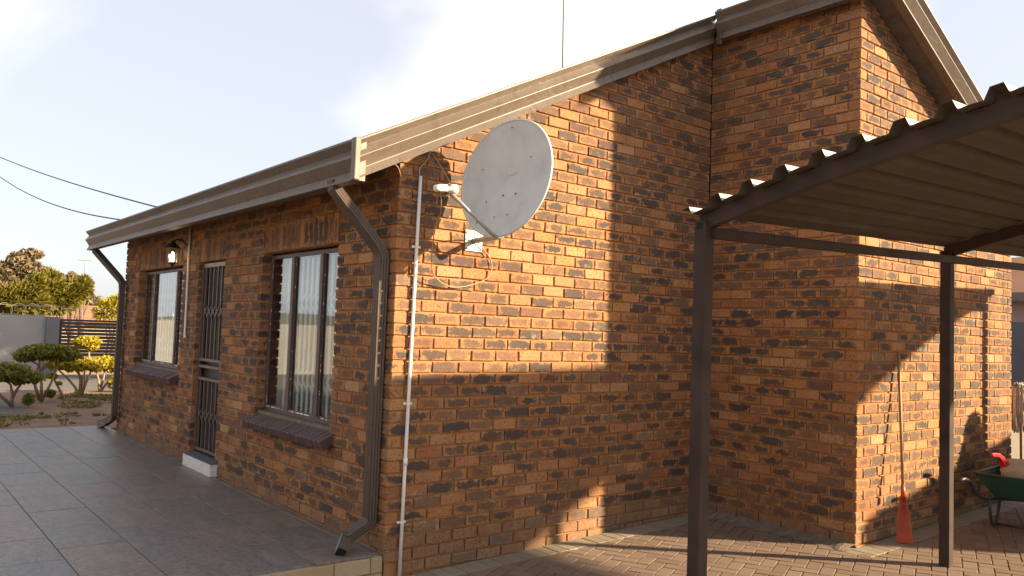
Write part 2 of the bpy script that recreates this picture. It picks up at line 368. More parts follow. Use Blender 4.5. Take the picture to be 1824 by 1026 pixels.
# ------------------------------------------------------------------ brick geometry
def chamfer_template():
    S = [(sx, sy, sz) for sx in (-1,1) for sy in (-1,1) for sz in (-1,1)]
    idx = lambda i, a: i*3 + a
    F = []
    for a in range(3):
        o1, o2 = [b for b in range(3) if b != a]
        for s in (-1, 1):
            q = [i for i in range(8) if S[i][a] == s]
            q.sort(key=lambda i: math.atan2(S[i][o2], S[i][o1]))
            F.append(tuple(idx(i, a) for i in q))
    for c in range(3):
        a, b = [k for k in range(3) if k != c]
        for sa in (-1, 1):
            for sb in (-1, 1):
                i, j = [k for k in range(8) if S[k][a] == sa and S[k][b] == sb]
                F.append((idx(i,a), idx(j,a), idx(j,b), idx(i,b)))
    for i in range(8): F.append((idx(i,0), idx(i,1), idx(i,2)))
    V = np.array([[S[i][k] * (1.0 if k == a else .8) for k in range(3)] for i in range(8) for a in range(3)], float)
    G = []
    for f in F:
        p = V[list(f)]; nrm = np.cross(p[1]-p[0], p[2]-p[0])
        G.append(f if nrm @ p.mean(0) > 0 else f[::-1])
    sg = np.array([[S[i][k] for k in range(3)] for i in range(8) for a in range(3)], float)
    full = np.array([[1.0 if k == a else 0.0 for k in range(3)] for i in range(8) for a in range(3)])
    return sg, full, G
CT = chamfer_template()
def brick_verts(half, c=.004, jit=.0012):
    sg, full, F = CT
    h = np.asarray(half, float)
    v = sg * (h - c * (1 - full))
    corner = nrng.normal(0, jit, (8, 3)); v = v + np.repeat(corner, 3, 0) + nrng.normal(0, jit*.35, (24, 3))
    return v, F
class Bricks:
    """bricks of one surface; each entry: world verts (centred), centre, bpos, colour, material key"""
    def __init__(s): s.items = []
    def add(s, center, half, key='brick', axis='x', rotM=None, c=.004, jit=.0012, col=None):
        v, F = brick_verts(half, c, jit)
        bp = v.copy()
        if axis == 'y': bp = v[:, [1, 0, 2]]
        if axis == 'z': bp = v[:, [2, 0, 1]]
        if rotM is not None: v = v @ np.array(rotM.to_3x3()).T
        s.items.append((v, np.asarray(center, float), bp, col if col is not None else nrng.random(3), key, F))
def mesh_attr(me, bp, col):
    a = me.attributes.new('bpos', 'FLOAT_VECTOR', 'POINT'); a.data.foreach_set('vector', np.ascontiguousarray(bp, dtype=np.float32).ravel())
    c4 = np.ones((len(col), 4), np.float32); c4[:, :3] = col
    b = me.attributes.new('bcol', 'FLOAT_COLOR', 'POINT'); b.data.foreach_set('color', c4.ravel())
def emit_bricks(sets, limit, single_name, rest_name):
    """sets: list of (Bricks, parent). the `limit` largest in the picture become objects, the rest one stuff mesh per surface"""
    sc = []
    for si, (b, par) in enumerate(sets):
        for ii, it in enumerate(b.items):
            x, y, z = proj(it[1])
            if z > .1 and -20 < x < 1844 and -20 < y < 1046:
                w = it[0] + it[1]; px = np.array([proj(q)[:2] for q in w[::3]])
                area = (px[:,0].max()-px[:,0].min()) * (px[:,1].max()-px[:,1].min())
                sc.append((area, si, ii))
    sc.sort(reverse=True)
    single = {(si, ii) for _, si, ii in sc[:limit]}
    for si, (b, par) in enumerate(sets):
        groups = {}
        for ii, it in enumerate(b.items):
            v, c, bp, col, key, F = it
            if (si, ii) in single:
                me = bpy.data.meshes.new(single_name); me.from_pydata([tuple(q) for q in v], [], F); mesh_attr(me, bp, np.repeat(col[None], len(v), 0))
                me.materials.append(M[key]); o = bpy.data.objects.new(single_name, me); COL.objects.link(o); o.parent = par; o.location = c
            else: groups.setdefault(key, []).append(it)
        if groups:
            V, FF, BP, CC, MI = [], [], [], [], []; n0 = 0
            keys = list(groups)
            for key, L_ in groups.items():
                for v, c, bp, col, _, F in L_:
                    V.append(v + c); BP.append(bp); CC.append(np.repeat(col[None], len(v), 0))
                    FF.extend([tuple(i+n0 for i in f) for f in F]); MI.extend([keys.index(key)]*len(F)); n0 += len(v)
            me = bpy.data.meshes.new(rest_name); me.from_pydata(np.concatenate(V).tolist(), [], FF)
            mesh_attr(me, np.concatenate(BP), np.concatenate(CC))
            for k in keys: me.materials.append(M[k])
            me.polygons.foreach_set('material_index', MI)
            o = bpy.data.objects.new(rest_name, me); COL.objects.link(o); o.parent = par; o['kind'] = 'stuff'

# ------------------------------------------------------------------ dimensions
L, H = .2233, .085
JL, JH = .011, .0130
LB, LC, LA, XD = 3.387, 1.485, 7.22, 6.50
DEP = .10
GZ = lambda x: -.27 + .026 * x                                  # paved yard rises gently to the right
RS = .5                                                        # roof slope
ROOF0 = lambda x: 2.62 + RS * (x + .40)                        # top of left roof plane
RIDGE_X = 3.45; RIDGE_Z = ROOF0(RIDGE_X)
ROOFZ = lambda x: ROOF0(x) if x <= RIDGE_X else RIDGE_Z - RS * (x - RIDGE_X)
TZ = -.10                                                      # terrace level

# ------------------------------------------------------------------ ground
g = MB(); g.add([(-900,-900,-.62),(900,-900,-.62),(900,900,-.62),(-900,900,-.62)], [(0,1,2,3)])
tag(g.build('ground', M['field']), kind='structure')
def slab(name, x0, x1, y0, y1, mat, zf, t=.25):
    m = MB(); m.add([(x0,y0,zf(x0)),(x1,y0,zf(x1)),(x1,y1,zf(x1)),(x0,y1,zf(x0)),(x0,y0,zf(x0)-t),(x1,y0,zf(x1)-t),(x1,y1,zf(x1)-t),(x0,y1,zf(x0)-t)],
        [(0,1,2,3),(0,4,5,1),(1,5,6,2),(2,6,7,3),(3,7,4,0)])
    return tag(m.build(name, mat), kind='structure')
# ------------------------------------------------------------------ house
house = empty('brick_house', 'face brick house with dark flashed bricks, brown gutters and a gable wall', 'house')
wallA, wallB, wallC, wallD = Bricks(), Bricks(), Bricks(), Bricks()
OPEN = [(.88, 2.37, 6*H, 24*H), (3.34, 4.14, 0, 24*H), (4.69, 6.52, 9*H, 24*H)]     # near window, door, far window
def row(u0, u1, off, cuts=()):
    """stretcher pieces between u0 and u1, bond offset off, minus cuts"""
    seg = [(u0, u1)]
    for a, b in cuts:
        ns = []
        for s, e in seg:
            if b <= s or a >= e: ns.append((s, e)); continue
            if a > s: ns.append((s, a))
            if b < e: ns.append((b, e))
        seg = ns
    out = []
    for s, e in seg:
        k = math.floor((s - off) / L); x = off + k * L; pcs = []
        while x < e - 1e-6:
            a, b = max(x, s), min(x + L, e)
            if b - a > .004: pcs.append([a, b])
            x += L
        if len(pcs) > 1 and pcs[0][1] - pcs[0][0] < .045: pcs[1][0] = pcs[0][0]; pcs.pop(0)
        if len(pcs) > 1 and pcs[-1][1] - pcs[-1][0] < .045: pcs[-2][1] = pcs[-1][1]; pcs.pop()
        out += [(a, b - (JL if b < e - 1e-6 else .001), a > s + 1e-6) for a, b in pcs]
    return out
def put(B, plane, a, b, k, key='brick', proud=0.0):
    hz = (H - JH) / 2; zc = k * H + JH / 2 + hz + rng.uniform(-.001, .001); hu = (b - a) / 2; uc = (a + b) / 2 + rng.uniform(-.0012, .0012)
    hd = DEP / 2; p = rng.uniform(-.0015, .0025) + proud
    if plane == 'A': B.add((hd - p, uc, zc), (hd, hu, hz), key, 'y')
    if plane == 'B': B.add((uc, hd - p, zc), (hu, hd, hz), key, 'x')
    if plane == 'C': B.add((LB + hd - p, uc, zc), (hd, hu, hz), key, 'y')
    if plane == 'D': B.add((uc, -LC + hd - p, zc), (hu, hd, hz), key, 'x')
for k in range(-2, 31):                                        # front wall
    zc = (k + .5) * H; cuts = []
    for a, b, z0, z1 in OPEN:
        if z0 < zc < z1 or 24*H < zc < 27*H: cuts.append((a, b))
    for a, b, _ in row(L/2 if k % 2 == 0 else 0.0, LA, L/2 if k % 2 == 0 else 0.0, cuts):
        put(wallA, 'A', a, b, k, 'foundation' if k < 0 else 'brick')
for a, b, z0, z1 in OPEN:                                      # soldier course over each opening
    n = round((b - a) / .0855); w = (b - a) / n
    for i in range(n):
        uc = a + (i + .5) * w
        wallA.add((DEP/2 + rng.uniform(-.003, .001), uc, 25.5*H + JH/2), (DEP/2, w/2 - .0052, 1.5*H - JH/2), 'brick', 'z')
SOFB = lambda x: ROOFZ(x) - .14
for k in range(-5, 52):
    z0 = k * H
    for a, b, _ in row(0.0 if k % 2 == 0 else L/2, LB - .002, 0.0 if k % 2 == 0 else L/2):
        if z0 + H < SOFB((a + b) / 2) - .01: put(wallB, 'B', a, b, k, 'foundation' if k < 0 else 'brick', .004 if k < 0 else 0)
        elif z0 + .01 < SOFB((a+b)/2) - .02:                     # cut brick under the slope: smaller pieces
            for q in range(3):
                aa = a + (b-a)*q/3; bb = a + (b-a)*(q+1)/3
                if z0 + H < SOFB(aa) + .03: put(wallB, 'B', aa, bb, k)
    if k >= -4:
        o = -LC + (0.0 if k % 2 == 0 else L/2)
        for a, b, _ in row(o, -.002, o):
            if z0 + H < 4.37: put(wallC, 'C', a, b, k, 'foundation' if k < -1 else 'brick', .004 if k < -1 else 0)
        o = LB + (L/2 if k % 2 == 0 else 0.0)
        for a, b, _ in row(o, XD, o):
            if z0 + H < SOFB((a + b) / 2) + .04: put(wallD, 'D', a, b, k, 'foundation' if k < -1 else 'brick', .004 if k < -1 else 0)
# mortar cores (the recessed bed joints)
rec = .0145
mA = MB()
ys = sorted({.012, LA - .004} | {v for o in OPEN for v in (o[0] - .004, o[1] + .004)})
for y0, y1 in zip(ys[:-1], ys[1:]):
    yc = (y0 + y1) / 2; op = [o for o in OPEN if o[0] < yc < o[1]]
    zr_ = [(-.3, 2.63)] if not op else [(-.3, op[0][2] - .006), (24*H + .010, 2.63)]
    for z0, z1 in zr_: mA.box((rec, y0, z0), (DEP - .002, y1, z1))
wA = mA.build('wall', M['mortar'], house); tag(wA, 'shaded front wall with two windows and a barred door')
mB = MB(); x1 = LB - .001
mB.prism([(.012, rec, -.6), (x1, rec, -.6), (x1, rec, SOFB(x1) - .01), (.012, rec, SOFB(.012) - .01)], (0, DEP - rec - .002, 0))
wB = mB.build('wall', M['mortar'], house); tag(wB, 'sunlit gable wall behind the satellite dish')
mC = MB(); mC.box((LB + rec, -LC + .012, -.5), (LB + DEP, .004, 4.36))
wC = mC.build('wall', M['mortar'], house); tag(wC, 'shaded return wall between the two gable walls')
mD = MB(); mD.prism([(LB + .012, -LC + rec, -.5), (XD - .004, -LC + rec, -.5), (XD - .004, -LC + rec, SOFB(XD) - .01), (RIDGE_X, -LC + rec, SOFB(RIDGE_X) - .01), (LB + .012, -LC + rec, SOFB(LB) - .02)], (0, DEP - rec - .004, 0))
wD = mD.build('wall', M['mortar'], house); tag(wD, 'sunlit end wall behind the carport posts')
m = MB(); m.box((XD - .13, -LC + DEP, -.5), (XD - .006, LA - .12, 2.9)); m.box((DEP, LA - .12, -.5), (XD - .006, LA - .006, 2.55)); m.build('back_wall', M['mortar'], house)
m = MB(); m.box((DEP + .02, DEP + .02, -.05), (XD - .14, LA - .13, .03)); m.build('inside_floor', M['grout'], house)
m = MB(); m.box((2.6, DEP + .01, .031), (2.7, LA - .13, 2.6)); m.build('inside_wall', M['plaster_in'], house)
m = MB(); m.box((DEP + .01, DEP + .01, 2.55), (XD - .14, LA - .13, 2.60)); m.build('ceiling', M['plaster_in'], house)
emit_bricks([(wallA, wA), (wallB, wB), (wallC, wC), (wallD, wD)], 300, 'brick', 'brickwork')

# roof planes, soffits
YB, YD, YF = -.10, -LC - .22, 7.74                              # gable overhang planes and far end
roof = MB(); T = .03
def slope_slab(mb, x0, x1, y0, y1, dz0=-.04, th=T):
    fl = lambda x: -.025 * ((x if x <= RIDGE_X else 2*RIDGE_X - x) + .4) if th == T else 0.0     # deck lies a touch flatter than the boards
    z0, z1 = ROOFZ(x0) + dz0 + fl(x0), ROOFZ(x1) + dz0 + fl(x1)
    mb.prism([(x0, y0, z0), (x1, y0, z1), (x1, y0, z1 - th), (x0, y0, z0 - th)], (0, y1 - y0, 0))
slope_slab(roof, -.36, RIDGE_X, YB + .02, YF - .02)
slope_slab(roof, RIDGE_X, 7.0, YD + .02, YF - .02)
slope_slab(roof, 3.27, RIDGE_X, YD + .02, YB + .02)
rf = roof.build('roof', M['roof'], house)
m = MB(); m.tube([(RIDGE_X, YD + .03, RIDGE_Z - .15), (RIDGE_X, YF - .03, RIDGE_Z - .15)], .06, 8); m.build('ridge_cap', M['roof'], rf)
so = MB()
slope_slab(so, -.30, RIDGE_X - .2, YB + .012, -.004, -.245, .012)
slope_slab(so, RIDGE_X, 6.95, YD + .012, -LC - .004, -.235, .012)
so.box((3.29, YD + .012, 4.32), (LB - .003, -.012, 4.332))
so.build('soffit', M['soffit'], house)

# gutter / barge profile: (outward, up)
PROF = [(-.03, .268), (.064, .268), (.067, .262), (.067, .252), (.026, .206), (.025, .202), (.068, .146), (.068, .141), (.018, .066), (.020, .062), (.020, .056), (.046, .006), (.044, 0.0), (-.03, 0.0)]
def run(name, a, b, U, W=(0,0,1), mat='gutter', closed=True, par=None):
    mb = MB(); mb.extrude_profile(PROF, a, b, U, W)
    n = len(PROF); mb.f.append(tuple(range(n))[::-1]); mb.f.append(tuple(range(n, 2*n))); mb.f.append((0, n, 2*n-1, n-1))
    return mb.build(name, M[mat], par or house)
zb = ROOF0(-.40) - .262
XG = -.355                                                     # gutter back line
# eaves gutter in two lengths, with the visible seam
run('gutter', (XG, YB - .012, zb), (XG, 4.30, zb), (-1, 0, 0))
run('gutter', (XG + .001, 4.304, zb - .001), (XG + .001, YF, zb - .001), (-1, 0, 0))
m = MB(); m.extrude_profile([(u + .003, w) for u, w in PROF], (XG, 4.29, zb), (XG, 4.315, zb), (-1, 0, 0), (0,0,1)); m.build('gutter_joint', M['downpipe'], house)
sl_dir = Vector((1, 0, RS)).normalized(); nz = Vector((-RS, 0, 1)).normalized()
def rake(name, xa, xb, y, sgn=1):
    za = ROOFZ(xa) - .262; zb_ = ROOFZ(xb) - .262
    return run(name, (xa, y + .03, za), (xb, y + .03, zb_), (0, -1, 0), (0, 0, 1))
rake('barge_board', -.395, 1.93, YB)
rake('barge_board', 1.934, 3.29, YB)
rake('barge_board', RIDGE_X, 7.05, YD)
run('fascia', (3.28, YD - .03, ROOFZ(3.28) - .262), (3.28, YB - .05, ROOFZ(3.28) - .262), (-1, 0, 0))
m = MB(); m.prism([(3.22, YD - .034, ROOFZ(3.22) - .26), (RIDGE_X, YD - .034, ROOFZ(RIDGE_X) - .26), (RIDGE_X, YD - .034, ROOFZ(RIDGE_X)), (3.22, YD - .034, ROOFZ(3.22))], (0, .05, 0)); m.build('barge_board', M['gutter'], house)
# corner trims
def trim(x, y, z, h, w, mat='gutter'):
    m = MB(); m.tube([(x, y, z), (x, y, z + h*.46), (x, y, z + h)], [(w, w*.8), (w*.92, w*.75), (w, w*.8)], square=True); o = m.build('corner_trim', M[mat], house); return bevel_mod(o, .01, 3)
trim(XG - .046, YB - .016, zb - .006, .280, .029, 'gutter')
m = MB(); m.prism([(XG + .03, YF + .003, zb)] + [(XG - u, YF + .003, zb + w) for u, w in reversed(PROF[1:-1])] + [(XG + .03, YF + .003, zb + .268)], (0, .006, 0)); m.build('gutter_end_cap', M['downpipe'], house)
zc_ = ROOFZ(3.25) - .29
m = MB(); m.tube([(3.262, YB - .075, zc_), (3.255, YB - .085, zc_ + .15), (3.262, YB - .07, zc_ + .34)], [(.028, .02)]*3, square=True); bevel_mod(m.build('corner_trim', M['downpipe'], house), .008, 2)

# downpipes (fluted rectangular section)
def flute_ring(p, a, b, w, h):
    pts = []
    nf = 6
    for side in range(4):
        for i in range(nf):
            u = -1 + 2 * i / nf; dz = -.0045 if i % 2 else 0.0
            if side == 0: q = (u*w, -h - dz)
            elif side == 1: q = (w + dz, u*h)
            elif side == 2: q = (-u*w, h + dz)
            else: q = (-w - dz, -u*h)
            pts.append(p + a*q[0] + b*q[1])
    return pts
def pipe(pts, w, h, up, name, par, mat='downpipe', cap_end=True):
    pts = [Vector(p) for p in pts]; rings = []
    n = len(pts); prev = Vector(up)
    mb = MB()
    for i, p in enumerate(pts):
        t = (pts[min(i+1, n-1)] - pts[max(i-1, 0)]).normalized()
        b = (prev - t * prev.dot(t)).normalized(); a = t.cross(b); prev = b
        rings.append(flute_ring(p, a, b, w, h))
    mm = len(rings[0])
    mb.add([tuple(q) for r_ in rings for q in r_], [(i*mm+k, i*mm+(k+1) % mm, (i+1)*mm+(k+1) % mm, (i+1)*mm+k) for i in range(n-1) for k in range(mm)])
    return mb.build(name, M[mat], par)
def downpipe(top, e1, e2, out, tip, up):
    """top at gutter, e1 wall elbow, e2 bottom elbow, out spout elbow, tip"""
    top, e1, e2, out, tip = map(Vector, (top, e1, e2, out, tip))
    d1 = (e1 - top).normalized(); d3 = (out - e2).normalized()
    body = pipe([e1 + Vector((0,0,-.06)), e2 + Vector((0,0,.05))], .041, .033, up, 'downpipe', house)
    pipe([top + Vector((0,0,.05)), top, e1 - d1*.06, e1 - d1*.02 + Vector((0,0,-.01)), e1 + Vector((0,0,-.035)), e1 + Vector((0,0,-.075))], .040, .032, up, 'offset', body)
    for dz in (-.075, -.062, -.05):
        pipe([e1 + Vector((0,0,dz)), e1 + Vector((0,0,dz - .006))], .0445, .0365, up, 'crimp', body)
    pipe([e2 + Vector((0,0,.055)), e2 + Vector((0,0,.02)), e2 + d3*.03, out], .0405, .0325, up, 'elbow', body)
    sp = pipe([out - (tip - out)*.15, tip], .0425, .0345, up, 'spout', body)
    m = MB(); t = (tip - out).normalized()
    m.tube([tip - t*.004, tip - t*.003], (.037, .029), square=True, up=up); m.build('mouth_shade', M['hole_shade'], sp)  # dark plate painted as the shade inside the spout mouth
    return body
downpipe((-.368, .245, 2.352), (-.050, .112, 1.93), (-.050, .124, .09), (-.20, .17, -.005), (-.27, .095, -.075), (-1, 0, 0))
downpipe((-.345, 7.50, 2.352), (-.062, 7.10, 1.92), (-.062, 7.10, .10), (-.085, 7.42, -.01), (-.10, 7.72, -.07), (-1, 0, 0))

# windows
def window(y0, y1, z0, z1, mulls, bars, curtain=None):
    X = .085; w = empty('window', None, None); w.parent = house
    m = MB()
    m.box((X, y0, z0), (X+.035, y0+.035, z1)); m.box((X, y1-.035, z0), (X+.035, y1, z1))
    m.box((X+.001, y0+.035, z0), (X+.034, y1-.035, z0+.04)); m.box((X+.001, y0+.035, z1-.035), (X+.034, y1-.035, z1))
    bevel_mod(m.build('frame', M['frame'], w), .003)
    for yy in mulls:
        m = MB(); m.box((X-.012, yy-.026, z0+.041), (X+.033, yy+.026, z1-.036)); bevel_mod(m.build('mullion', M['frame'], w), .003)
    e = [y0+.035] + [q for yy in mulls for q in (yy-.026, yy+.026)] + [y1-.035]
    for a, b in zip(e[::2], e[1::2]):
        m = MB(); m.box((X+.014, a, z0+.041), (X+.018, b, z1-.036)); m.build('pane', M['glass'], w)
        m = MB()                                                 # inner casement rim and crumbly putty bead
        m.box((X+.004, a+.0, z0+.041), (X+.013, a+.012, z1-.037)); m.box((X+.004, b-.012, z0+.041), (X+.013, b, z1-.037))
        m.box((X+.004, a+.012, z0+.041), (X+.013, b-.012, z0+.055)); m.build('casement', M['frame'], w)
        m = MB()
        for q in range(26):
            zz = z0 + .05 + (z1 - z0 - .1) * rng.random(); s = rng.choice((a + .012, b - .016))
            m.box((X+.002, s, zz), (X+.0035, s+.006, zz+rng.uniform(.006, .02)))
        for q in range(10):
            yy = a + .02 + (b-a-.05)*rng.random(); m.box((X-.001, yy, z0+.036), (X+.003, yy+rng.uniform(.01,.05), z0+.044))
        m.build('flaking_putty', M['bars'], w)
    by0, by1, pitch = bars
    n = int((by1 - by0) / pitch)
    for i in range(n + 1):                                        # folding trellis behind the glass
        yy = by0 + i * pitch; m = MB()
        m.box((.130, yy-.019, z0+.03), (.136, yy+.019, z1-.05)); m.build('trellis_bar', M['bars'], w)
    for zc in (z0 + (z1-z0)*.24, z0 + (z1-z0)*.70):
        m = MB()
        for i in range(n):
            ya, yb = by0 + i*pitch, by0 + (i+1)*pitch
            m.tube([(.126, ya, zc-.10), (.126, yb, zc+.0)], (.003, .008), square=True); m.tube([(.140, ya, zc+.10), (.140, yb, zc-.0)], (.003, .008), square=True)
        m.build('trellis_lattice', M['bars'], w)
    if curtain:
        m = MB(); ya, yb = curtain; n = 24
        m.add([(.20 + .018*math.sin(i*1.9), ya + (yb-ya)*i/n, z) for i in range(n+1) for z in (z0-.05, z1+.02)], [(2*i, 2*i+2, 2*i+3, 2*i+1) for i in range(n)])
        m.build('curtain', M['curtain'], w, True)
    # sloping sill of painted bricks on edge
    n = round((y1 - y0 + .09) / .078)
    sill = MB(); sill.box((.03, y0 - .0, z0 - .10), (.12, y1, z0 - .002)); so_ = sill.build('sill', M['cement'], w)
    sb = Bricks()
    Mt = Matrix.Rotation(R(-24), 4, 'Y')
    for i in range(n):
        yy = y0 - .075 + (i + .5) * (y1 - y0 + .10) / n
        sb.add((.012, yy, z0 - .072), (.118, .0335, .036), 'sill', 'x', Mt, .004, .002)
    for v, c, bp, col, key, F in sb.items:
        me = bpy.data.meshes.new('sill_brick'); me.from_pydata([tuple(q) for q in v], [], F); me.materials.append(M['sill'])
        o = bpy.data.objects.new('sill_brick', me); COL.objects.link(o); o.parent = w; o.location = c
    return w
window(.88, 2.37, .635, 24*H - .004, (1.30, 1.86), (.93, 2.10, .094), (2.10, 2.36))
window(4.69, 6.52, .855, 24*H - .004, (5.12, 6.06), (4.75, 6.4, .115), (6.1, 6.5))

# door with security gate and marble step
door = empty('door', None, None); door.parent = house
y0, y1, z0, z1 = 3.34, 4.14, .05, 24*H
m = MB(); m.box((.10, y0, z0), (.14, y1, z1)); m.build('leaf', M['dark_door'], door)
m = MB()
for a in (y0, y1 - .035): m.box((.045, a, z0), (.08, a + .035, z1))
m.box((.046, y0+.035, z1-.05), (.079, y1-.035, z1)); m.box((.046, y0+.035, z0+.01), (.079, y1-.035, z0+.04))
bevel_mod(m.build('gate_frame', M['gate_steel'], door), .003)
for zz in (.80, .93, 1.00): 
    m = MB(); m.box((.040, y0+.035, zz), (.078, y1-.035, zz+.028)); m.build('gate_rail', M['gate_steel'], door)
gb = [y0 + .035 + (y1 - y0 - .07) * (i + .5) / 6 for i in range(6)]
for yy in gb:
    for za, zb2 in ((z0 + .04, .80), (1.03, z1 - .05)):
        m = MB(); m.box((.052, yy - .009, za), (.070, yy + .009, zb2)); m.build('gate_bar', M['gate_steel'], door)
for zc in (.44, 1.52):
    m = MB()
    for a, b in zip(gb[:-1], gb[1:]):
        m.tube([(.049, a, zc - .06), (.049, b, zc + .06)], (.003, .006), square=True); m.tube([(.045, a, zc + .06), (.045, b, zc - .06)], (.003, .006), square=True)
    m.build('gate_lattice', M['gate_steel'], door)
m = MB(); m.box((-.07, 3.25, TZ), (.10, 4.10, .022)); ds = bevel_mod(m.build('door_step', M['marble'], door), .004)
m = MB(); m.box((-.076, 3.244, .0222), (.10, 4.106, .034)); bevel_mod(m.build('step_tread', M['wall_charcoal'], door), .003)

# ------------------------------------------------------------------ terrace (structure) with porcelain tiles and stone edge
m = MB(); m.box((-4.2, .035, -.7), (rec, 7.86, TZ - .014)); terrace = tag(m.build('terrace', M['grout']), kind='structure')
tiles = Bricks(); xs = [-.004, -.062]
while xs[-1] > -4.2: xs.append(xs[-1] - .418)
for ci in range(len(xs) - 1):
    xa, xb = xs[ci + 1], xs[ci]
    yoff = .02 + (-.30 if ci % 2 else 0.0) + rng.uniform(-.04, .04); yy = yoff
    while yy < 7.86:
        a, b = max(yy, .018), min(yy + .61, 7.87)
        if b - a > .05:
            tiles.add(((xa + xb)/2, (a + b)/2, TZ - .007 + rng.uniform(-.0008, .0008)), ((xb - xa)/2 - .0032, (b - a)/2 - .0032, .007), 'tile', 'x', None, .0015, .0002)
        yy += .61
emit_bricks([(tiles, terrace)], 300, 'tile', 'tiling')
edge = Bricks()
zt = TZ - .016
for r_ in range(3):
    x = -.004; hh = .105
    while x > -4.2:
        w = rng.uniform(.17, .46) if x < -.05 else (.09, .30, .16)[r_]
        edge.add((x - w/2, .024, zt - hh*(r_ + .5)), (w/2 - .002, .020, hh/2 - .002), 'sandstone', 'x', None, .003, .0012); x -= w
emit_bricks([(edge, terrace)], 60, 'edge_stone', 'edge_stonework')

# ------------------------------------------------------------------ paved yard
base = MB()
def sheet(mb, x0, x1, y0, y1, dz):
    mb.add([(x0,y0,GZ(x0)+dz),(x1,y0,GZ(x1)+dz),(x1,y1,GZ(x1)+dz),(x0,y1,GZ(x0)+dz)], [(0,1,2,3)])
sheet(base, -14, 26, -16, .03, -.008); sheet(base, XD - .05, 26, .03, 22, -.008)
paving = tag(base.build('paving', M['joint_sand']), kind='structure')
def clip(poly, nx, ny, d):
    out = []
    for i in range(len(poly)):
        p, q = poly[i], poly[(i+1) % len(poly)]
        sp, sq = nx*p[0] + ny*p[1] - d, nx*q[0] + ny*q[1] - d
        if sp <= 0: out.append(p)
        if sp * sq < 0:
            t_ = sp / (sp - sq); out.append((p[0] + (q[0]-p[0])*t_, p[1] + (q[1]-p[1])*t_))
    return out
def area2(p): return abs(sum(p[i][0]*p[(i+1) % len(p)][1] - p[(i+1) % len(p)][0]*p[i][1] for i in range(len(p)))) / 2
pav = []                                                       # (polygon, key)
ca, sa = math.cos(R(23.5)), math.sin(R(23.5)); PW = .1
# 90 degree herringbone on a unit grid
for i in range(-60, 140):
    for j in range(-60, 140):
        s = (i - j) % 4
        if s == 0: rect = (i, j, 2, 1)
        elif s == 3: rect = None
        else: rect = None
        if s == 3: rect = (i, j, 1, 2)
        if rect is None: continue
        x, y, w, h = rect; gp = .036
        cs = [((x+gp)*PW, (y+gp)*PW), ((x+w-gp)*PW, (y+gp)*PW), ((x+w-gp)*PW, (y+h-gp)*PW), ((x+gp)*PW, (y+h-gp)*PW)]
        P = [(ca*a - sa*b + .4, sa*a + ca*b - 2.6) for a, b in cs]
        cx = sum(p[0] for p in P)/4; cy = sum(p[1] for p in P)/4
        if cx < -.7 or cx > 9.0 or cy < -4.2 or cy > .2: continue
        if not visible_px((cx, cy, GZ(cx)), 260): continue
        if cy < -LC - .17: P = clip(P, 0, 1, -LC - .218) if cx > LB - .2 else clip(P, 1, 0, 99)
        else:
            P = clip(P, 0, 1, -.218); P = clip(P, 1, 0, LB - .13) if P else P
        if len(P) >= 3 and area2(P) > .0006: pav.append((P, 'paver'))
x = -.6
while x < LB - .03:                                            # buff soldier border along the walls
    pav.append(([(x+.003, -.214), (x+.101, -.214), (x+.101, -.014), (x+.003, -.014)], 'border_paver')); x += .105
x = LB - .2
while x < XD + .4:
    pav.append(([(x+.003, -LC - .214), (x+.101, -LC - .214), (x+.101, -LC - .014), (x+.003, -LC - .014)], 'border_paver')); x += .105
def paver_mesh(P, z0):
    n = len(P); cx = sum(p[0] for p in P)/n; cy = sum(p[1] for p in P)/n
    tilt = rng.uniform(-.006, .006), rng.uniform(-.006, .006)
    dz = rng.uniform(-.0015, .0015)
    inner = [(cx + (p[0]-cx)*.955, cy + (p[1]-cy)*.955) for p in P]
    Z = lambda p, o: GZ(p[0]) + o + dz + tilt[0]*(p[0]-cx) + tilt[1]*(p[1]-cy)
    v = [(p[0], p[1], Z(p, -.03)) for p in P] + [(p[0], p[1], Z(p, -.003)) for p in P] + [(p[0], p[1], Z(p, 0)) for p in inner]
    f = [tuple(range(2*n, 3*n))]
    for i in range(n):
        j = (i+1) % n; f += [(i, j, n+j, n+i), (n+i, n+j, 2*n+j, 2*n+i)]
    ar = sum(P[i][0]*P[(i+1) % n][1] - P[(i+1) % n][0]*P[i][1] for i in range(n))
    if ar < 0: f = [q[::-1] for q in f]
    return np.array(v), np.array([cx, cy, GZ(cx)]), f
pb = Bricks()
for P, key in pav:
    v, c, f = paver_mesh(P, 0); pb.items.append((v - c, c, v - c, nrng.random(3), key, f))
emit_bricks([(pb, paving)], 300, 'paver', 'paver_field')
m = MB(); n = 40                                                # rough cement fillet along the return wall
for i in range(n):
    a, b = -LC + LC*i/n, -LC + LC*(i+1)/n
    w0, w1 = .18 + .03*math.sin(i*1.3) + .02*math.sin(i*3.1), .18 + .03*math.sin((i+1)*1.3) + .02*math.sin((i+1)*3.1)
    zg = GZ(LB)
    m.add([(LB - w0, a, zg - .002), (LB - w1, b, zg - .002), (LB - .002, b, zg + .03 + .008*math.sin(i)), (LB - .002, a, zg + .03 + .008*math.sin(i-1))], [(0,3,2,1)])
tag(m.build('cement_fillet', M['cement']), kind='structure')

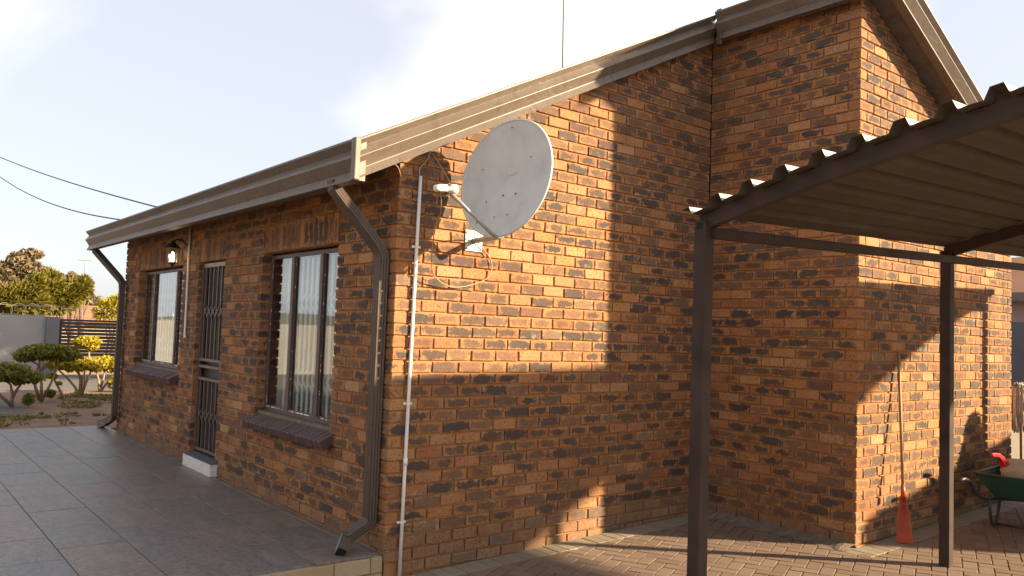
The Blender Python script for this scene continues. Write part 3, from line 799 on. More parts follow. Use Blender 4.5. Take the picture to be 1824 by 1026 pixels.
# ------------------------------------------------------------------ carport
carport = empty('carport', 'brown steel carport with arched ribbed metal roof beside the house', 'carport', (0, 0, 0))
YE = -2.05
def arch(y):
    s = -(y + 2.166); return 2.068 + .275*s - .040*s*s
TILT = .036
ARCH = lambda x, y: arch(y) + TILT*(x - .5)
prof = []                                                      # rib profile along s (m), height
pitch = .187; y = YE; prof_y = []
while y > -7.6:
    for dy, dz in ((0, .046), (.050, .046), (.070, 0.0), (.10, .003), (.13, .003), (.166, 0.0)):
        prof_y.append((y - dy, dz))
    y -= pitch
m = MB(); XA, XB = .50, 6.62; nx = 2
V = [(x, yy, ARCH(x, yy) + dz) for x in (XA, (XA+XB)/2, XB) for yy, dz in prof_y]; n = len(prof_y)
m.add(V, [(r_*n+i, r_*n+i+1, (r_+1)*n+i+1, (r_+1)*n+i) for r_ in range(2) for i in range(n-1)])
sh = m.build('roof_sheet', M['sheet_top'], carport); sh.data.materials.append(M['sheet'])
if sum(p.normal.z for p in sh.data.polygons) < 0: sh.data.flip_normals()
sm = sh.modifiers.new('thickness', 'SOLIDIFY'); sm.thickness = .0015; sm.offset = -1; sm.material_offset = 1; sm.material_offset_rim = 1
for X in (.585, 3.46, 6.42):                                   # posts and arched rafters
    yp = -2.135
    for yy, top in ((yp, ARCH(X, yp) - .035), (-7.45, ARCH(X, -7.45) - .09)):
        m = MB(); m.box((X - .0375, yy - .0375, GZ(X) - .02), (X + .0375, yy + .0375, top - .003)); po = bevel_mod(m.build('post', M['carport_steel'], carport), .006, 3)
        if yy == yp:
            m = MB(); m.box((X - .0385, yy - .022, top - .048), (X - .030, yy + .022, top - .012)); m.build('end_shade', M['hole_shade'], po)  # dark plate on the solid post, painted as the shade of a hole
    m = MB(); pts = [(X + .012, -2.12 - i*.3, ARCH(X, -2.12 - i*.3) - .043) for i in range(19)]
    m.tube(pts, (.025, .038), square=True, up=(0, 0, 1)); m.build('rafter', M['carport_steel'], carport)
for yy, dz in ((-2.185, -.105), (-7.45, -.12)):
    m = MB(); m.tube([(.60, yy, ARCH(.60, -2.135) + dz if yy > -5 else ARCH(.6, yy) + dz), (6.45, yy, (ARCH(6.45, -2.135) if yy > -5 else ARCH(6.45, yy)) + dz)], (.02, .028), square=True, up=(0,0,1)); bevel_mod(m.build('eave_beam', M['carport_steel'], carport), .005, 2)

# ------------------------------------------------------------------ satellite dish
DC = Vector((.5208, -.500, 2.4576)); hd, el = 3.251, .128
dn = Vector((math.cos(el)*math.cos(hd), math.cos(el)*math.sin(hd), math.sin(el)))
dh = Vector((0,0,1)).cross(dn).normalized(); dv = dn.cross(dh)
dish = empty('satellite_dish', 'pale grey oval satellite dish on an arm from the gable wall', 'satellite dish', (.64, 0, 2.05))
DL = Vector(dish.location)
m = MB(); NR, NS = 10, 56
def dpt(r, a, side):
    d = (r*r - 1) * .075
    return DC + dh*(.424*r*math.cos(a)) + dv*(.407*r*math.sin(a)) + dn*(d - side*.004) - DL
for side in (0, 1):
    b0 = m.n; vv = [dpt(0, 0, side)] + [dpt(i/NR, k*2*math.pi/NS, side) for i in range(1, NR+1) for k in range(NS)]
    ff = [(0, 1+k, 1+(k+1) % NS) for k in range(NS)] + [(1+(i-1)*NS+k, 1+i*NS+k, 1+i*NS+(k+1) % NS, 1+(i-1)*NS+(k+1) % NS) for i in range(1, NR) for k in range(NS)]
    m.add([tuple(q) for q in vv], ff)
refl = m.build('reflector', M['dish'], dish, True)
m = MB(); m.tube([tuple(DC + dh*(.426*math.cos(a)) + dv*(.409*math.sin(a)) - dn*.004 - DL) for a in [k*2*math.pi/NS for k in range(NS+1)]], .0095, 6, cap=False); m.build('rim', M['dish'], refl, True)
for a, b in ((-.06,-.10), (.06,-.10), (-.09,-.26), (.03,-.25), (.18,.14), (-.2,-.14), (-.27,.10), (0,.36)):
    c = DC + dh*a + dv*b; r = math.hypot(a/.41, b/.393); c = c + dn*((r*r-1)*.075 + .001) - DL
    m = MB(); m.tube([tuple(c), tuple(c + dn*.003)], .0065 if abs(b + .1) < .02 else .0042, 8); m.build('bolt', M['black'], refl)
mk = DC + dn*(-.0735) + dv*.07 - DL; m = MB(); n = 20
m.add([tuple(mk + dh*(.052*math.cos(k*2*math.pi/n)) + dv*(.030*math.sin(k*2*math.pi/n)) + dn*.003) for k in range(n)], [tuple(range(n))]); m.build('faded_mark', M['dish_mark'], refl)
fd = DC + dh*0 - dv*.385
lnbp = DC + dn*.47 - dv*.215
m = MB(); st = DC - dv*.40 - dn*.02
m.tube([tuple(p - DL) for p in (DC - dv*.36 - dn*.09, DC - dv*.40 - dn*.05, DC - dv*.415 + dn*.0, DC - dv*.40 + dn*.06, lnbp - dn*.03 - dv*.02)], .0125, 8); m.build('feed_arm', M['galv'], dish, True)
lnb = MB(); ax = (DC - dv*.1 - lnbp).normalized()
lnb.tube([tuple(lnbp + ax*s_ - DL) for s_ in (-.02, .02, .025, .06, .065, .075)], [.022, .022, .032, .034, .030, .012], 14); lo = lnb.build('feed_horn', M['lnb'], dish, True)
m = MB(); m.tube([tuple(lnbp + ax*s_ + Vector((0,0,.004)) - DL) for s_ in (-.11, -.09, -.03, -.015)], [(.018, .014), (.03, .022), (.03, .022), (.02, .018)], square=True); bevel_mod(m.build('converter_box', M['lnb'], lo), .006, 2)
m = MB(); m.tube([tuple(lnbp - dv*.03 - DL), tuple(lnbp + dv*.022 - DL)], .017, 8); m.build('clamp', M['black'], lo)
br = MB(); br.box((-.075, -.012, -.055), (.075, -.002, .095)); bp_ = br.build('wall_plate', M['galv'], dish)
for bx_, bz in ((-.062, -.042), (.062, -.042), (-.062, .08), (.062, .08)):
    m = MB(); m.tube([(bx_, -.012, bz), (bx_, -.02, bz)], .007, 6); m.build('bolt', M['barrow_tube'], bp_)
m = MB(); back = DC - dn*.13 - dv*.12 - DL
m.tube([(0, -.01, .02), (0, -.30, .03), (back.x + .03, back.y + .08, back.z - .12), (back.x, back.y, back.z), (back.x, back.y, back.z + .1)], .021, 10); m.build('mount_pipe', M['galv'], dish, True)
m = MB(); c0 = DC - dn*.125 - DL
for sx in (-.07, .07): m.tube([tuple(c0 + dh*sx - dv*.2), tuple(c0 + dh*sx + dv*.1)], (.004, .02), square=True)
m.tube([tuple(c0 - dn*.03 - dv*.25), tuple(c0 - dn*.02 + dv*.12)], (.05, .012), square=True); m.build('back_bracket', M['galv'], dish)
# coax cables of the dish
def wire(name, pts, r, mat, label, cat, n=10):
    P = [Vector(p) for p in pts]; out = []
    for i in range(len(P)-1):
        p0, p1, p2, p3 = P[max(i-1,0)], P[i], P[i+1], P[min(i+2, len(P)-1)]
        for k in range(n):
            t_ = k/n
            out.append(.5*((2*p1) + (p2-p0)*t_ + (2*p0-5*p1+4*p2-p3)*t_*t_ + (3*p1-p0-3*p2+p3)*t_**3))
    out.append(P[-1]); m = MB(); m.tube([tuple(q) for q in out], r, 6); o = m.build(name, mat, None, True)
    return tag(o, label, cat)
Lp = lnbp - ax*.06
wire('coax_cable', [tuple(Lp), (.12, -.34, 2.18), (.14, -.24, 2.04), (.24, -.10, 1.80), (.48, -.02, 1.72), (.76, -.02, 1.80), (.80, -.02, 1.93), (.69, -.03, 2.04), (.60, -.07, 2.10), (.40, -.35, 2.18), tuple(lnbp - dv*.03)], .0042, M['cable_tan'], 'thin tan coax cable looping below the satellite dish', 'cable', 8)
wire('coax_cable', [(.155, -.012, 2.47), (.15, -.015, 2.53), (.20, -.03, 2.60), (.21, -.05, 2.68)], .0045, M['galv'], 'short grey cable leaving the top of the white conduit', 'cable', 8)
wire('coax_cable', [(.20, -.04, 2.66), (.24, -.10, 2.58), (.16, -.45, 2.30), tuple(Lp)], .0032, M['cable_tan'], 'thin brown cable running from the eave to the dish feed', 'cable', 8)
wire('loose_wire', [(-.10, -.06, 2.52), (-.06, -.07, 2.50), (-.02, -.05, 2.44), (-.015, -.04, 2.41)], .0032, M['cable_tan'], 'short loose copper coloured wire hanging at the house corner', 'wire', 6)

# white conduits
con = empty('conduit', 'long white conduit running down the gable wall near the corner', 'conduit', (.125, -.02, GZ(.1)))
cl = Vector(con.location)
m = MB(); m.tube([tuple(Vector(p) - cl) for p in ((.157, -.016, 2.475), (.148, -.016, 1.9), (.137, -.016, 1.2), (.126, -.017, .4), (.118, -.018, GZ(.1)+.002))], .0125, 10); m.build('pipe', M['white_pipe'], con, True)
m = MB(); m.tube([tuple(Vector(p) - cl) for p in ((.1285, -.017, .53), (.1278, -.017, .48))], .0155, 10); m.build('coupler', M['white_pipe'], con, True)
for z, x in ((1.98, .149), (.90, .1325), (.10, .121)):
    m = MB(); m.box((x - .034 - cl.x, -.012 - cl.y, z - .008 - cl.z), (x + .034 - cl.x, -.004 - cl.y, z + .008 - cl.z)); m.tube([(x - cl.x, -.017 - cl.y, z - .008 - cl.z), (x - cl.x, -.017 - cl.y, z + .008 - cl.z)], .0165, 10); m.build('saddle', M['white_pipe'], con)
m = MB(); m.tube([(-.018, 4.45, 2.45), (-.018, 4.435, 1.8), (-.018, 4.43, 1.30), (-.02, 4.42, 1.25), (-.03, 4.39, 1.235), (-.03, 4.36, 1.245)], .0125, 10)
tag(m.build('conduit', M['white_pipe'], None, True), 'short white conduit with a hooked end beside the wall lantern', 'conduit')

# wall lantern (lit)
lan = empty('wall_lantern', 'black wall lantern with a lit bulb between far window and door', 'lantern', (0, 4.50, 2.28))
LX, LY, LZ = -.17, .02, -.24
m = MB(); m.tube([(-.004, 0, -.05), (-.022, 0, -.05)], .05, 12); m.tube([(-.02, 0, -.03), (-.08, 0, .03), (-.14, 0, .03), (LX, LY, -.005)], .011, 8); m.build('bracket', M['black'], lan)
def frus(mb, cx, cy, z0, r0, z1, r1, n=6):
    mb.add([(cx + r0*math.cos(k*2*math.pi/n), cy + r0*math.sin(k*2*math.pi/n), z0) for k in range(n)] + [(cx + r1*math.cos(k*2*math.pi/n), cy + r1*math.sin(k*2*math.pi/n), z1) for k in range(n)],
           [(k, (k+1) % n, n+(k+1) % n, n+k) for k in range(n)])
m = MB(); frus(m, LX, LY, -.065, .095, -.01, .03); frus(m, LX, LY, -.01, .03, .02, .008); frus(m, LX, LY, -.068, .098, -.065, .095); m.build('cap', M['black'], lan)
m = MB(); frus(m, LX, LY, -.225, .048, -.068, .080); m.build('glass', M['lantern_glass'], lan)
m = MB(); frus(m, LX, LY, -.245, .02, -.225, .052); frus(m, LX, LY, -.28, .004, -.245, .02)
for k in range(6):
    a = k*math.pi/3; m.tube([(LX + .049*math.cos(a), LY + .049*math.sin(a), -.225), (LX + .082*math.cos(a), LY + .082*math.sin(a), -.066)], .0045, 5)
m.build('cage', M['black'], lan)
m = MB(); m.tube([(LX, LY, -.215), (LX, LY, -.2), (LX, LY, -.13), (LX, LY, -.11)], [.014, .022, .022, .01], 10); m.build('bulb', M['bulb'], lan, True)

# ------------------------------------------------------------------ rake, mop, wheelbarrow
rk = empty('leaf_rake', 'red plastic leaf rake with wooden handle leaning on the end wall', 'rake', (3.83, -1.66, GZ(3.8)))
rl = Vector(rk.location)
b0, tp = Vector((3.83, -1.66, GZ(3.8) + .0)), Vector((4.02, -1.505, 1.36))
ad = (tp - b0).normalized(); rs = ad.cross(Vector((1, .75, 0))).normalized()
m = MB(); m.tube([tuple(b0 + ad*.38 - rl), tuple(tp - rl)], .0125, 8); m.build('handle', M['rake_wood'], rk, True)
m = MB(); m.tube([tuple(b0 + ad*.36 - rl), tuple(b0 + ad*.46 - rl)], [.022, .016], 8); m.build('socket', M['rake_red'], rk, True)
nrm = rs.cross(ad).normalized()
if nrm.y > 0: nrm = -nrm
for i in range(19):
    u = (i - 9) / 9
    p0 = b0 + ad*.40 + rs*u*.012; p1 = b0 + ad*.20 + rs*u*.042; p2 = b0 + ad*.035 + rs*u*.056; p3 = b0 + ad*.004 + rs*u*.056 + nrm*.035
    m = MB(); m.tube([tuple(p - rl) for p in (p0, p1, p2, p3)], [(.0042, .002)]*3 + [(.002, .0015)], square=True, up=tuple(nrm)); m.build('tine', M['rake_red'], rk)
for d_, w_ in ((.29, .028), (.19, .043), (.10, .052)):
    m = MB(); m.tube([tuple(b0 + ad*(d_ + .018*(1 - u*u)) + rs*u*w_ + nrm*.004 - rl) for u in [(-1 + k/6) for k in range(13)]], (.004, .003), square=True); m.build('cross_band', M['rake_red'], rk)
m = MB(); web = []                                             # thin web between the tines
for d_, w_ in ((.40, .010), (.34, .019), (.26, .031), (.20, .040)):
    web += [tuple(b0 + ad*d_ + rs*u*w_ - rl) for u in (-1, -.5, 0, .5, 1)]
m.add(web, [(r_*5+k, r_*5+k+1, (r_+1)*5+k+1, (r_+1)*5+k) for r_ in range(3) for k in range(4)]); m.build('web', M['rake_red'], rk)

mp = empty('mop', 'grey string mop standing upside down at the end of the brick wall', 'mop', (6.72, -1.50, GZ(6.7)))
m = MB(); m.tube([(0, 0, 0), (.0, .01, 1.08)], .012, 8); m.build('handle', M['rake_wood'], mp, True)
m = MB()
for i in range(120):
    a = rng.uniform(0, 2*math.pi); r0 = rng.uniform(.0, .035); r1 = rng.uniform(.035, .085); ln = rng.uniform(.30, .46); w = rng.uniform(-.02, .02)
    c, s = math.cos(a), math.sin(a)
    m.tube([(r0*c, r0*s, 1.09), ((r0+r1)*.55*c, (r0+r1)*.55*s, 1.15 + rng.uniform(-.01, .02)), (r1*c, r1*s, 1.10), (r1*1.05*c + w, r1*1.05*s, 1.10 - ln*.5), (r1*c + w*1.5, r1*s + w, 1.10 - ln)], .0065, 5)
tag(m.build('yarn', M['mop_yarn'], mp, True), kind='stuff')

wb = empty('wheelbarrow', 'green wheelbarrow loaded with a cream sack beside the carport post', 'wheelbarrow', (5.16, -2.06, GZ(5.1)), R(3)); wb.scale = (.88, .88, .88)
def hump(mb, pts, r): mb.tube(pts, r, 10)
for s, ext in ((.26, 0.0), (-.26, .22)):                         # handles, one pair of tubes down to the axle
    m = MB(); m.tube([(-.94 + ext, s, .52), (-.82 + ext*.8, s, .525), (-.72 + ext*.6, s, .50), (-.50, s*.97, .34), (-.34, s*.95, .29), (.0, s*.8, .26), (.62, .07*(1 if s > 0 else -1), .19), (.80, .07*(1 if s > 0 else -1), .19)], .0175, 10); m.build('handle', M['barrow_tube'], wb, True)
for s in (.22, -.22):
    m = MB(); m.tube([(-.28, s, .33), (-.25, s, .12), (-.20, s, .03), (-.13, s, .018), (-.07, s, .04), (-.02, s, .14), (.02, s, .27)], .015, 10); m.build('leg', M['barrow_tube'], wb, True)
m = MB(); m.tube([(-.13, .22, .03), (-.13, -.22, .03)], .012, 8); m.build('leg_brace', M['barrow_tube'], wb, True)
tr = MB(); th = .004
bot = [(-.20, -.20, .30), (.38, -.17, .30), (.38, .17, .30), (-.20, .20, .30)]; top = [(-.36, -.33, .53), (.72, -.29, .56), (.72, .29, .56), (-.36, .33, .53)]
tr.add(bot + top, [(0,3,2,1), (0,1,5,4), (1,2,6,5), (2,3,7,6), (3,0,4,7)]); tro = tr.build('tray', M['barrow_green'], wb)
sm = tro.modifiers.new('thickness', 'SOLIDIFY'); sm.thickness = .004; bevel_mod(tro, .03, 4)
m = MB(); m.tube(top + [top[0]], .011, 8); m.build('rim', M['barrow_tube'], tro, True)
m = MB(); m.tube([(.80, -.035, .19), (.80, -.02, .19), (.80, .02, .19), (.80, .035, .19)], [.12, .18, .18, .12], 24, up=(0,0,1)); wh = m.build('wheel', M['tyre'], wb, True)
m = MB(); m.tube([(.80, -.04, .19), (.80, .04, .19)], .10, 18); m.build('rim', M['barrow_tube'], wh, True)
sk = MB(); NRs = 9
for i in range(NRs):
    v_ = i/(NRs-1); 
sb = bmesh.new(); bmesh.ops.create_icosphere(sb, subdivisions=3, radius=1)
for q in sb.verts:
    d = q.co.copy(); n_ = .1*math.sin(5*d.x + 1) * math.cos(4*d.y) + .06*math.sin(9*d.z + 3*d.x)
    q.co = Vector((math.copysign(abs(d.x)**.7, d.x)*.34, math.copysign(abs(d.y)**.7, d.y)*.20, math.copysign(abs(d.z)**.8, d.z)*.10)) * (1 + n_)
me = bpy.data.meshes.new('sack'); sb.to_mesh(me); sb.free(); me.polygons.foreach_set('use_smooth', [True]*len(me.polygons)); me.materials.append(M['sack'])
sko = bpy.data.objects.new('sack', me); COL.objects.link(sko); sko.scale = (.85, .9, .8); sko.location = (5.28, -2.02, GZ(5.2) + .475); sko.rotation_euler = (0, R(-6), R(20)); tag(sko, 'crumpled cream sack lying in the green wheelbarrow', 'sack')
m = MB(); gx = Vector((5.12, -2.00, GZ(5.1) - .07))
m.tube([tuple(gx + Vector(p)) for p in ((-.22, .10, .70), (-.16, .10, .70), (-.09, .095, .69), (-.03, .09, .655), (.02, .085, .60), (.06, .08, .565))], [(.012, .014), (.014, .017), (.014, .018), (.018, .024), (.024, .040), (.020, .036)], square=True)
o = bevel_mod(m.build('garden_saw', M['red_tool']), .008, 3); tag(o, 'red plastic tool handle sticking out of the wheelbarrow', 'saw')
m = MB(); gx = Vector((5.36, -2.2, GZ(5.3) - .06))
m.tube([tuple(gx + Vector(p)) for p in ((-.12, .04, .67), (.5, .0, .66))], (.02, .012), square=True); m.tube([tuple(gx + Vector(p)) for p in ((0.0, .03, .66), (.0, .03, .50))], (.016, .016), square=True)
tag(m.build('folding_stand', M['black']), 'black metal frame standing in the wheelbarrow at the picture edge', 'stand')

# unseen blockers added outside the picture to cast shadows on the end wall
cv = MB(); ns = 18  # rounded form made up for the blob shadow on the end wall
ringz = [(0, .36, .30), (.4, .34, .29), (.8, .30, .26), (1.12, .26, .23), (1.20, .20, .19), (1.27, .16, .15), (1.36, .15, .13), (1.43, .11, .10), (1.47, .04, .04)]
cv.add([(rx*math.cos(k*2*math.pi/ns)*(1 + .04*math.sin(3*k)), ry*math.sin(k*2*math.pi/ns)*(1 + .04*math.cos(4*k)), z) for z, rx, ry in ringz for k in range(ns)],
       [(i*ns+k, i*ns+(k+1) % ns, (i+1)*ns+(k+1) % ns, (i+1)*ns+k) for i in range(len(ringz)-1) for k in range(ns)] + [tuple((len(ringz)-1)*ns + k for k in range(ns))])
tag(cv.build('blob_shadow_caster', M['shadow_caster'], None, True, (6.58, -2.62, GZ(6.5))), 'unseen rounded form added right of the wheelbarrow to cast a shadow', 'shadow_blocker')
gw = MB(); p0, p1 = Vector((6.38, -4.66, 0)), Vector((9.6, -3.05, 0)); dd = (p1 - p0).normalized(); nn = Vector((-dd.y, dd.x, 0))*.11  # wall added out of view to shade the foot of the end wall
gw.prism([tuple(p0 - nn + Vector((0,0,-.3))), tuple(p1 - nn + Vector((0,0,-.3))), tuple(p1 + nn + Vector((0,0,-.3))), tuple(p0 + nn + Vector((0,0,-.3)))], (0, 0, 1.9))
tag(gw.build('shade_wall', M['wall_beige']), 'unseen low beige wall added right of the carport to shade the end wall', 'wall')

# ------------------------------------------------------------------ background right: neighbour
nb = empty('neighbour_house', 'pink plastered house beyond the charcoal wall at right', 'house', (24, 4, -.2))
m = MB(); m.box((0, -9, -.3), (6, 9, 3.3)); m.build('wall', M['wall_pink'], nb)
m = MB(); m.prism([(-.5, -9.5, 3.25), (3, -9.5, 4.7), (6.5, -9.5, 3.25), (6.5, -9.5, 3.1), (-.5, -9.5, 3.1)], (0, 19, 0)); m.build('roof', M['far_roof'], nb)
m = MB(); m.box((-.62, -9.6, 3.05), (-.5, 9.6, 3.3)); m.build('fascia', M['gutter'], nb)
m = MB(); m.box((17.5, -12, -.4), (17.75, 14, 2.05)); tag(m.build('boundary_wall', M['wall_charcoal']), 'charcoal boundary wall in front of the pink house', 'wall')

# ------------------------------------------------------------------ background left: garden, driveway, wall, gate
slab('garden_soil', -9, 9, 7.88, 14.6, M['soil'], lambda x: -.15)
slab('driveway', -30, 40, 14.6, 21.4, M['driveway'], lambda x: -.22)
slab('driveway', -9.0, -.55, 10.2, 14.6, M['driveway'], lambda x: -.143, .02)
YW = 21.0
m = MB(); m.box((-12, YW, -.5), (1.28, YW + .22, 1.44)); tag(m.build('boundary_wall', M['wall_grey']), 'pale grey plastered boundary wall at the left behind the bushes', 'wall')
m = MB(); m.box((1.281, YW - .12, -.5), (1.60, YW + .26, 1.42)); tag(m.build('gate_pillar', M['wall_grey_dark']), 'dark grey gate pillar between boundary wall and slatted gate', 'pillar')
gt = empty('sliding_gate', 'dark brown slatted driveway gate beside the grey wall', 'gate', (1.62, YW, -.15)); W_ = 3.6
m = MB()
for a in (0, 1.55, W_ - .06): m.box((a, -.03, .08), (a + (.06 if a != 1.55 else .09), .02, 1.52))
m.box((.06, -.029, 1.46), (1.55, .019, 1.52)); m.box((1.64, -.029, 1.46), (W_-.06, .019, 1.52)); m.box((.06, -.029, .08), (1.55, .019, .16)); m.box((1.64, -.029, .08), (W_-.06, .019, .16))
m.build('frame', M['slat'], gt)
for i in range(13):
    z = .19 + i*.098; m = MB(); m.box((.03, -.045, z), (W_ - .03, -.031, z + .084)); m.build('slat', M['slat'], gt)
def razor(x0, x1, y, z, label):
    m = MB(); rad = .19; pitch_ = .33; x = x0
    while x < x1:
        m.tube([(x + rad*math.cos(a), y + .06*math.sin(a*1.0 + x*3), z + .13 + rad*math.sin(a)) for a in [k*2*math.pi/20 for k in range(21)]], .0055, 4, cap=False); x += pitch_
    m.tube([(x0, y, z + .27), (x1, y, z + .27)], .004, 4); m.tube([(x0, y, z + .02), (x1, y, z + .02)], .004, 4)
    x = x0
    while x < x1: m.tube([(x, y, z - .05), (x, y, z + .3)], .008, 4); x += 1.6
    return tag(m.build('razor_wire', M['wire']), label, 'razor wire')
razor(-5, 1.58, YW + .1, 1.44, 'coil of razor wire along the top of the grey boundary wall')
razor(1.66, 5.2, YW + .15, 1.40, 'coil of razor wire above the slatted gate')

# foliage ------------------------------------------------------
def leaves(name, mat, par, blobs, n, size, seed, stretch=1.0, updir=None, loc=None):
    """blobs: (centre, radii, weight); leaf quads on and inside each blob"""
    g_ = np.random.default_rng(seed); w = np.array([b[2] for b in blobs], float); w /= w.sum()
    V, F, C = [], [], []
    k = g_.choice(len(blobs), n, p=w)
    d = g_.normal(size=(n, 3)); d /= np.linalg.norm(d, axis=1)[:, None]
    rad = g_.random(n)**.28
    bump_ = 1 + .16*np.sin(d[:,0]*7 + k) * np.cos(d[:,2]*6 + 2*k) + g_.normal(0, .05, n)
    cen = np.array([b[0] for b in blobs], float)[k] + d * (rad*bump_)[:, None] * np.array([b[1] for b in blobs], float)[k]
    a = g_.normal(size=(n, 3))
    if updir is not None: a = a*.55 + d*.9 + np.array(updir)
    a /= np.linalg.norm(a, axis=1)[:, None]
    b = np.cross(a, g_.normal(size=(n, 3))); b /= np.linalg.norm(b, axis=1)[:, None]
    s = size * g_.uniform(.6, 1.4, n)
    V = np.stack([cen - b*(s*.32)[:, None], cen + a*(s*stretch*.5)[:, None] , cen + b*(s*.32)[:, None], cen - a*(s*stretch*.5)[:, None]], 1).reshape(-1, 3)
    F = np.arange(4*n).reshape(n, 4)
    col = np.repeat(np.clip(g_.normal(.5, .24, (n, 3)), 0, 1), 4, 0)
    me = bpy.data.meshes.new(name); me.from_pydata(V.tolist(), [], F.tolist()); mesh_attr(me, V, col); me.materials.append(M[mat])
    o = bpy.data.objects.new(name, me); COL.objects.link(o)
    if par: o.parent = par
    if loc is not None: o.location = loc
    return o
def topiary(loc, label, pads, stems, mat, seed, n=5200, size=.055, k_=1.0):
    pads = [(tuple(c*k_ for c in p), tuple(c*k_ for c in r), w) for p, r, w in pads]; stems = [[tuple(c*k_ for c in p) for p in st_] for st_ in stems]
    r_ = random.Random(seed); t = empty('topiary_bush', label, 'bush', loc, 0, 'cloud pruned bushes in the garden bed')
    leaves('crown', mat, t, pads, n, size, seed, 1.3)
    for st_ in stems:
        m = MB(); k = len(st_); m.tube(st_, [.030 - .018*i/(k-1) for i in range(k)], 6); m.build('trunk', M['stem'], t, True)
    return t
topiary((-.70, 11.3, -.15), 'dark green flat-topped bush cut by the left picture edge', [((-.25,0,.86),(.62,.55,.22),3), ((.22,0,.74),(.42,.4,.17),2), ((-.7,0,.95),(.4,.4,.2),1), ((.33,-.1,.20),(.13,.13,.15),.35)],
        [[(0,0,0),(0,0,.3),(-.05,0,.55),(-.25,0,.8)], [(0,0,.25),(.12,0,.5),(.25,0,.7)], [(0,0,.05),(-.3,0,.35),(-.6,0,.8)]], 'leaf_green', 3, 5200, .05, .70)
topiary((-.12, 12.2, -.15), 'tall green umbrella shaped bush in front of the grey wall', [((-.15,0,1.34),(.52,.5,.20),2.2), ((.42,0,1.30),(.46,.45,.21),2), ((-.45,0,1.22),(.28,.3,.15),.8), ((.12,0,1.45),(.5,.4,.12),1), ((.18,-.15,.24),(.12,.1,.10),.3)],
        [[(0,0,0),(-.02,0,.5),(-.08,0,.9),(-.12,0,1.25)], [(0,0,.02),(.2,0,.5),(.42,0,1.2)], [(-.05,0,.05),(-.2,0,.55),(-.12,0,1.0),(-.42,0,1.18)], [(-.08,0,.85),(.1,0,1.0),(.25,0,1.22)]], 'leaf_green', 5, 6500, .05, .68)
topiary((.74, 13.4, -.15), 'wide golden bush with a small round tier on top', [((-.75,0,1.06),(.34,.4,.21),1.4), ((-.2,0,1.03),(.45,.45,.22),2), ((.45,0,1.04),(.5,.45,.24),2.2), ((1.0,0,1.02),(.40,.4,.22),1.8), ((.12,0,1.80),(.44,.4,.19),1.7), ((.28,0,1.66),(.24,.24,.14),.5)],
        [[(0,0,0),(-.15,0,.3),(-.4,0,.6),(-.75,0,.95)], [(0,0,0),(.0,0,.5),(-.1,0,1.0)], [(.05,0,0),(.2,0,.5),(.35,0,.95)], [(.1,0,0),(.05,0,.6),(-.25,0,.95)], [(.2,0,.9),(.22,0,1.2),(.2,0,1.7)], [(.02,0,.02),(.15,0,.35),(.1,0,.8)]], 'leaf_yellow', 8, 8000, .05, .60)
topiary((1.30, 14.3, -.15), 'golden bush partly hidden behind the far downpipe', [((.1,0,.98),(.5,.5,.24),2), ((.6,0,.95),(.4,.4,.24),1.3), ((.55,-.2,.30),(.36,.3,.26),1.3)],
        [[(0,0,0),(-.05,0,.4),(-.2,0,.9)], [(.02,0,0),(.25,0,.35),(.6,0,.85)], [(0,0,.0),(.1,0,.5),(.15,0,.9)]], 'leaf_yellow', 9, 4500, .05, .62)
topiary((.18, 12.6, -.15), 'tiny sapling with two small leaf tufts between the bushes', [((-.12,0,.60),(.13,.1,.07),1.5), ((.05,0,.42),(.07,.07,.05),.7)], [[(.2,0,0),(.08,0,.25),(-.05,0,.5),(-.14,0,.6)]], 'leaf_yellow', 10, 420, .045, .75)
gr = MB(); g_ = np.random.default_rng(4)                        # dry lawn patches on the soil
GP = [(-1.5, 8.7, .45, .4, 900), (-1.0, 9.6, .5, .35, 600), (.3, 11.0, .35, .15, 220), (1.3, 12.6, .55, .5, 1500), (.85, 13.2, .5, .3, 600), (-.3, 9.6, .35, .12, 120), (-2.2, 9.4, .6, .6, 700), (.55, 11.9, .3, .12, 150)]
BL = [((x, y, -.135), (rx, ry, .012), n) for x, y, rx, ry, n in GP]
for q in range(70):
    x, y, rx, ry, n = rng.choice(GP); r_ = rng.uniform(.04, .16); BL.append(((x + rng.gauss(0, rx*1.1), min(14, max(8.1, y + rng.gauss(0, ry*1.5))), -.133), (r_, r_*.8, .016), 45))
go = leaves('dry_grass', 'leaf_grass', None, BL, 3000, .05, 21, 1.4, (0, 0, .6)); tag(go, 'patches of dry yellow grass and clippings on the garden soil', 'grass', kind='stuff')

def tree(name, label, loc, h, blobs, mat, n, size, seed, stretch=1.2, group='trees beyond the boundary wall', updir=None):
    r_ = random.Random(seed); t = empty(name, label, 'tree', loc, 0, group)
    leaves('crown', mat, t, blobs, n, size, seed, stretch, updir)
    m = MB(); m.tube([(0,0,0), (.05*h*r_.uniform(-1,1), 0, h*.25), (0, 0, h*.5)], [h*.03, h*.024, h*.015], 8)
    for b in blobs:
        c = b[0]; m.tube([(0, 0, h*.22), (c[0]*.5, c[1]*.5, (h*.22 + c[2])*.5 + .1), c], [h*.014, h*.009, h*.003], 6)
    m.build('trunk', M['bark'], t, True); return t
def px_at(px, py, Y):
    """point on the plane y = Y seen at a photo pixel"""
    d = cf + (px - 912)/FPX*cr - (py - 513)/FPX*cu; k = (Y - CAM[1]) / d[1]; return CAM + d*k
def blob(px, py, Y, rpx, rpy, base, w):
    p = px_at(px, py, Y); s = np.linalg.norm(px_at(px + 1, py, Y) - p)
    return (tuple(p - np.array(base)), (rpx*s, rpx*s*.9, rpy*s), w)
b_ = px_at(30, 600, 42); b_ = (b_[0], 42, -.6)
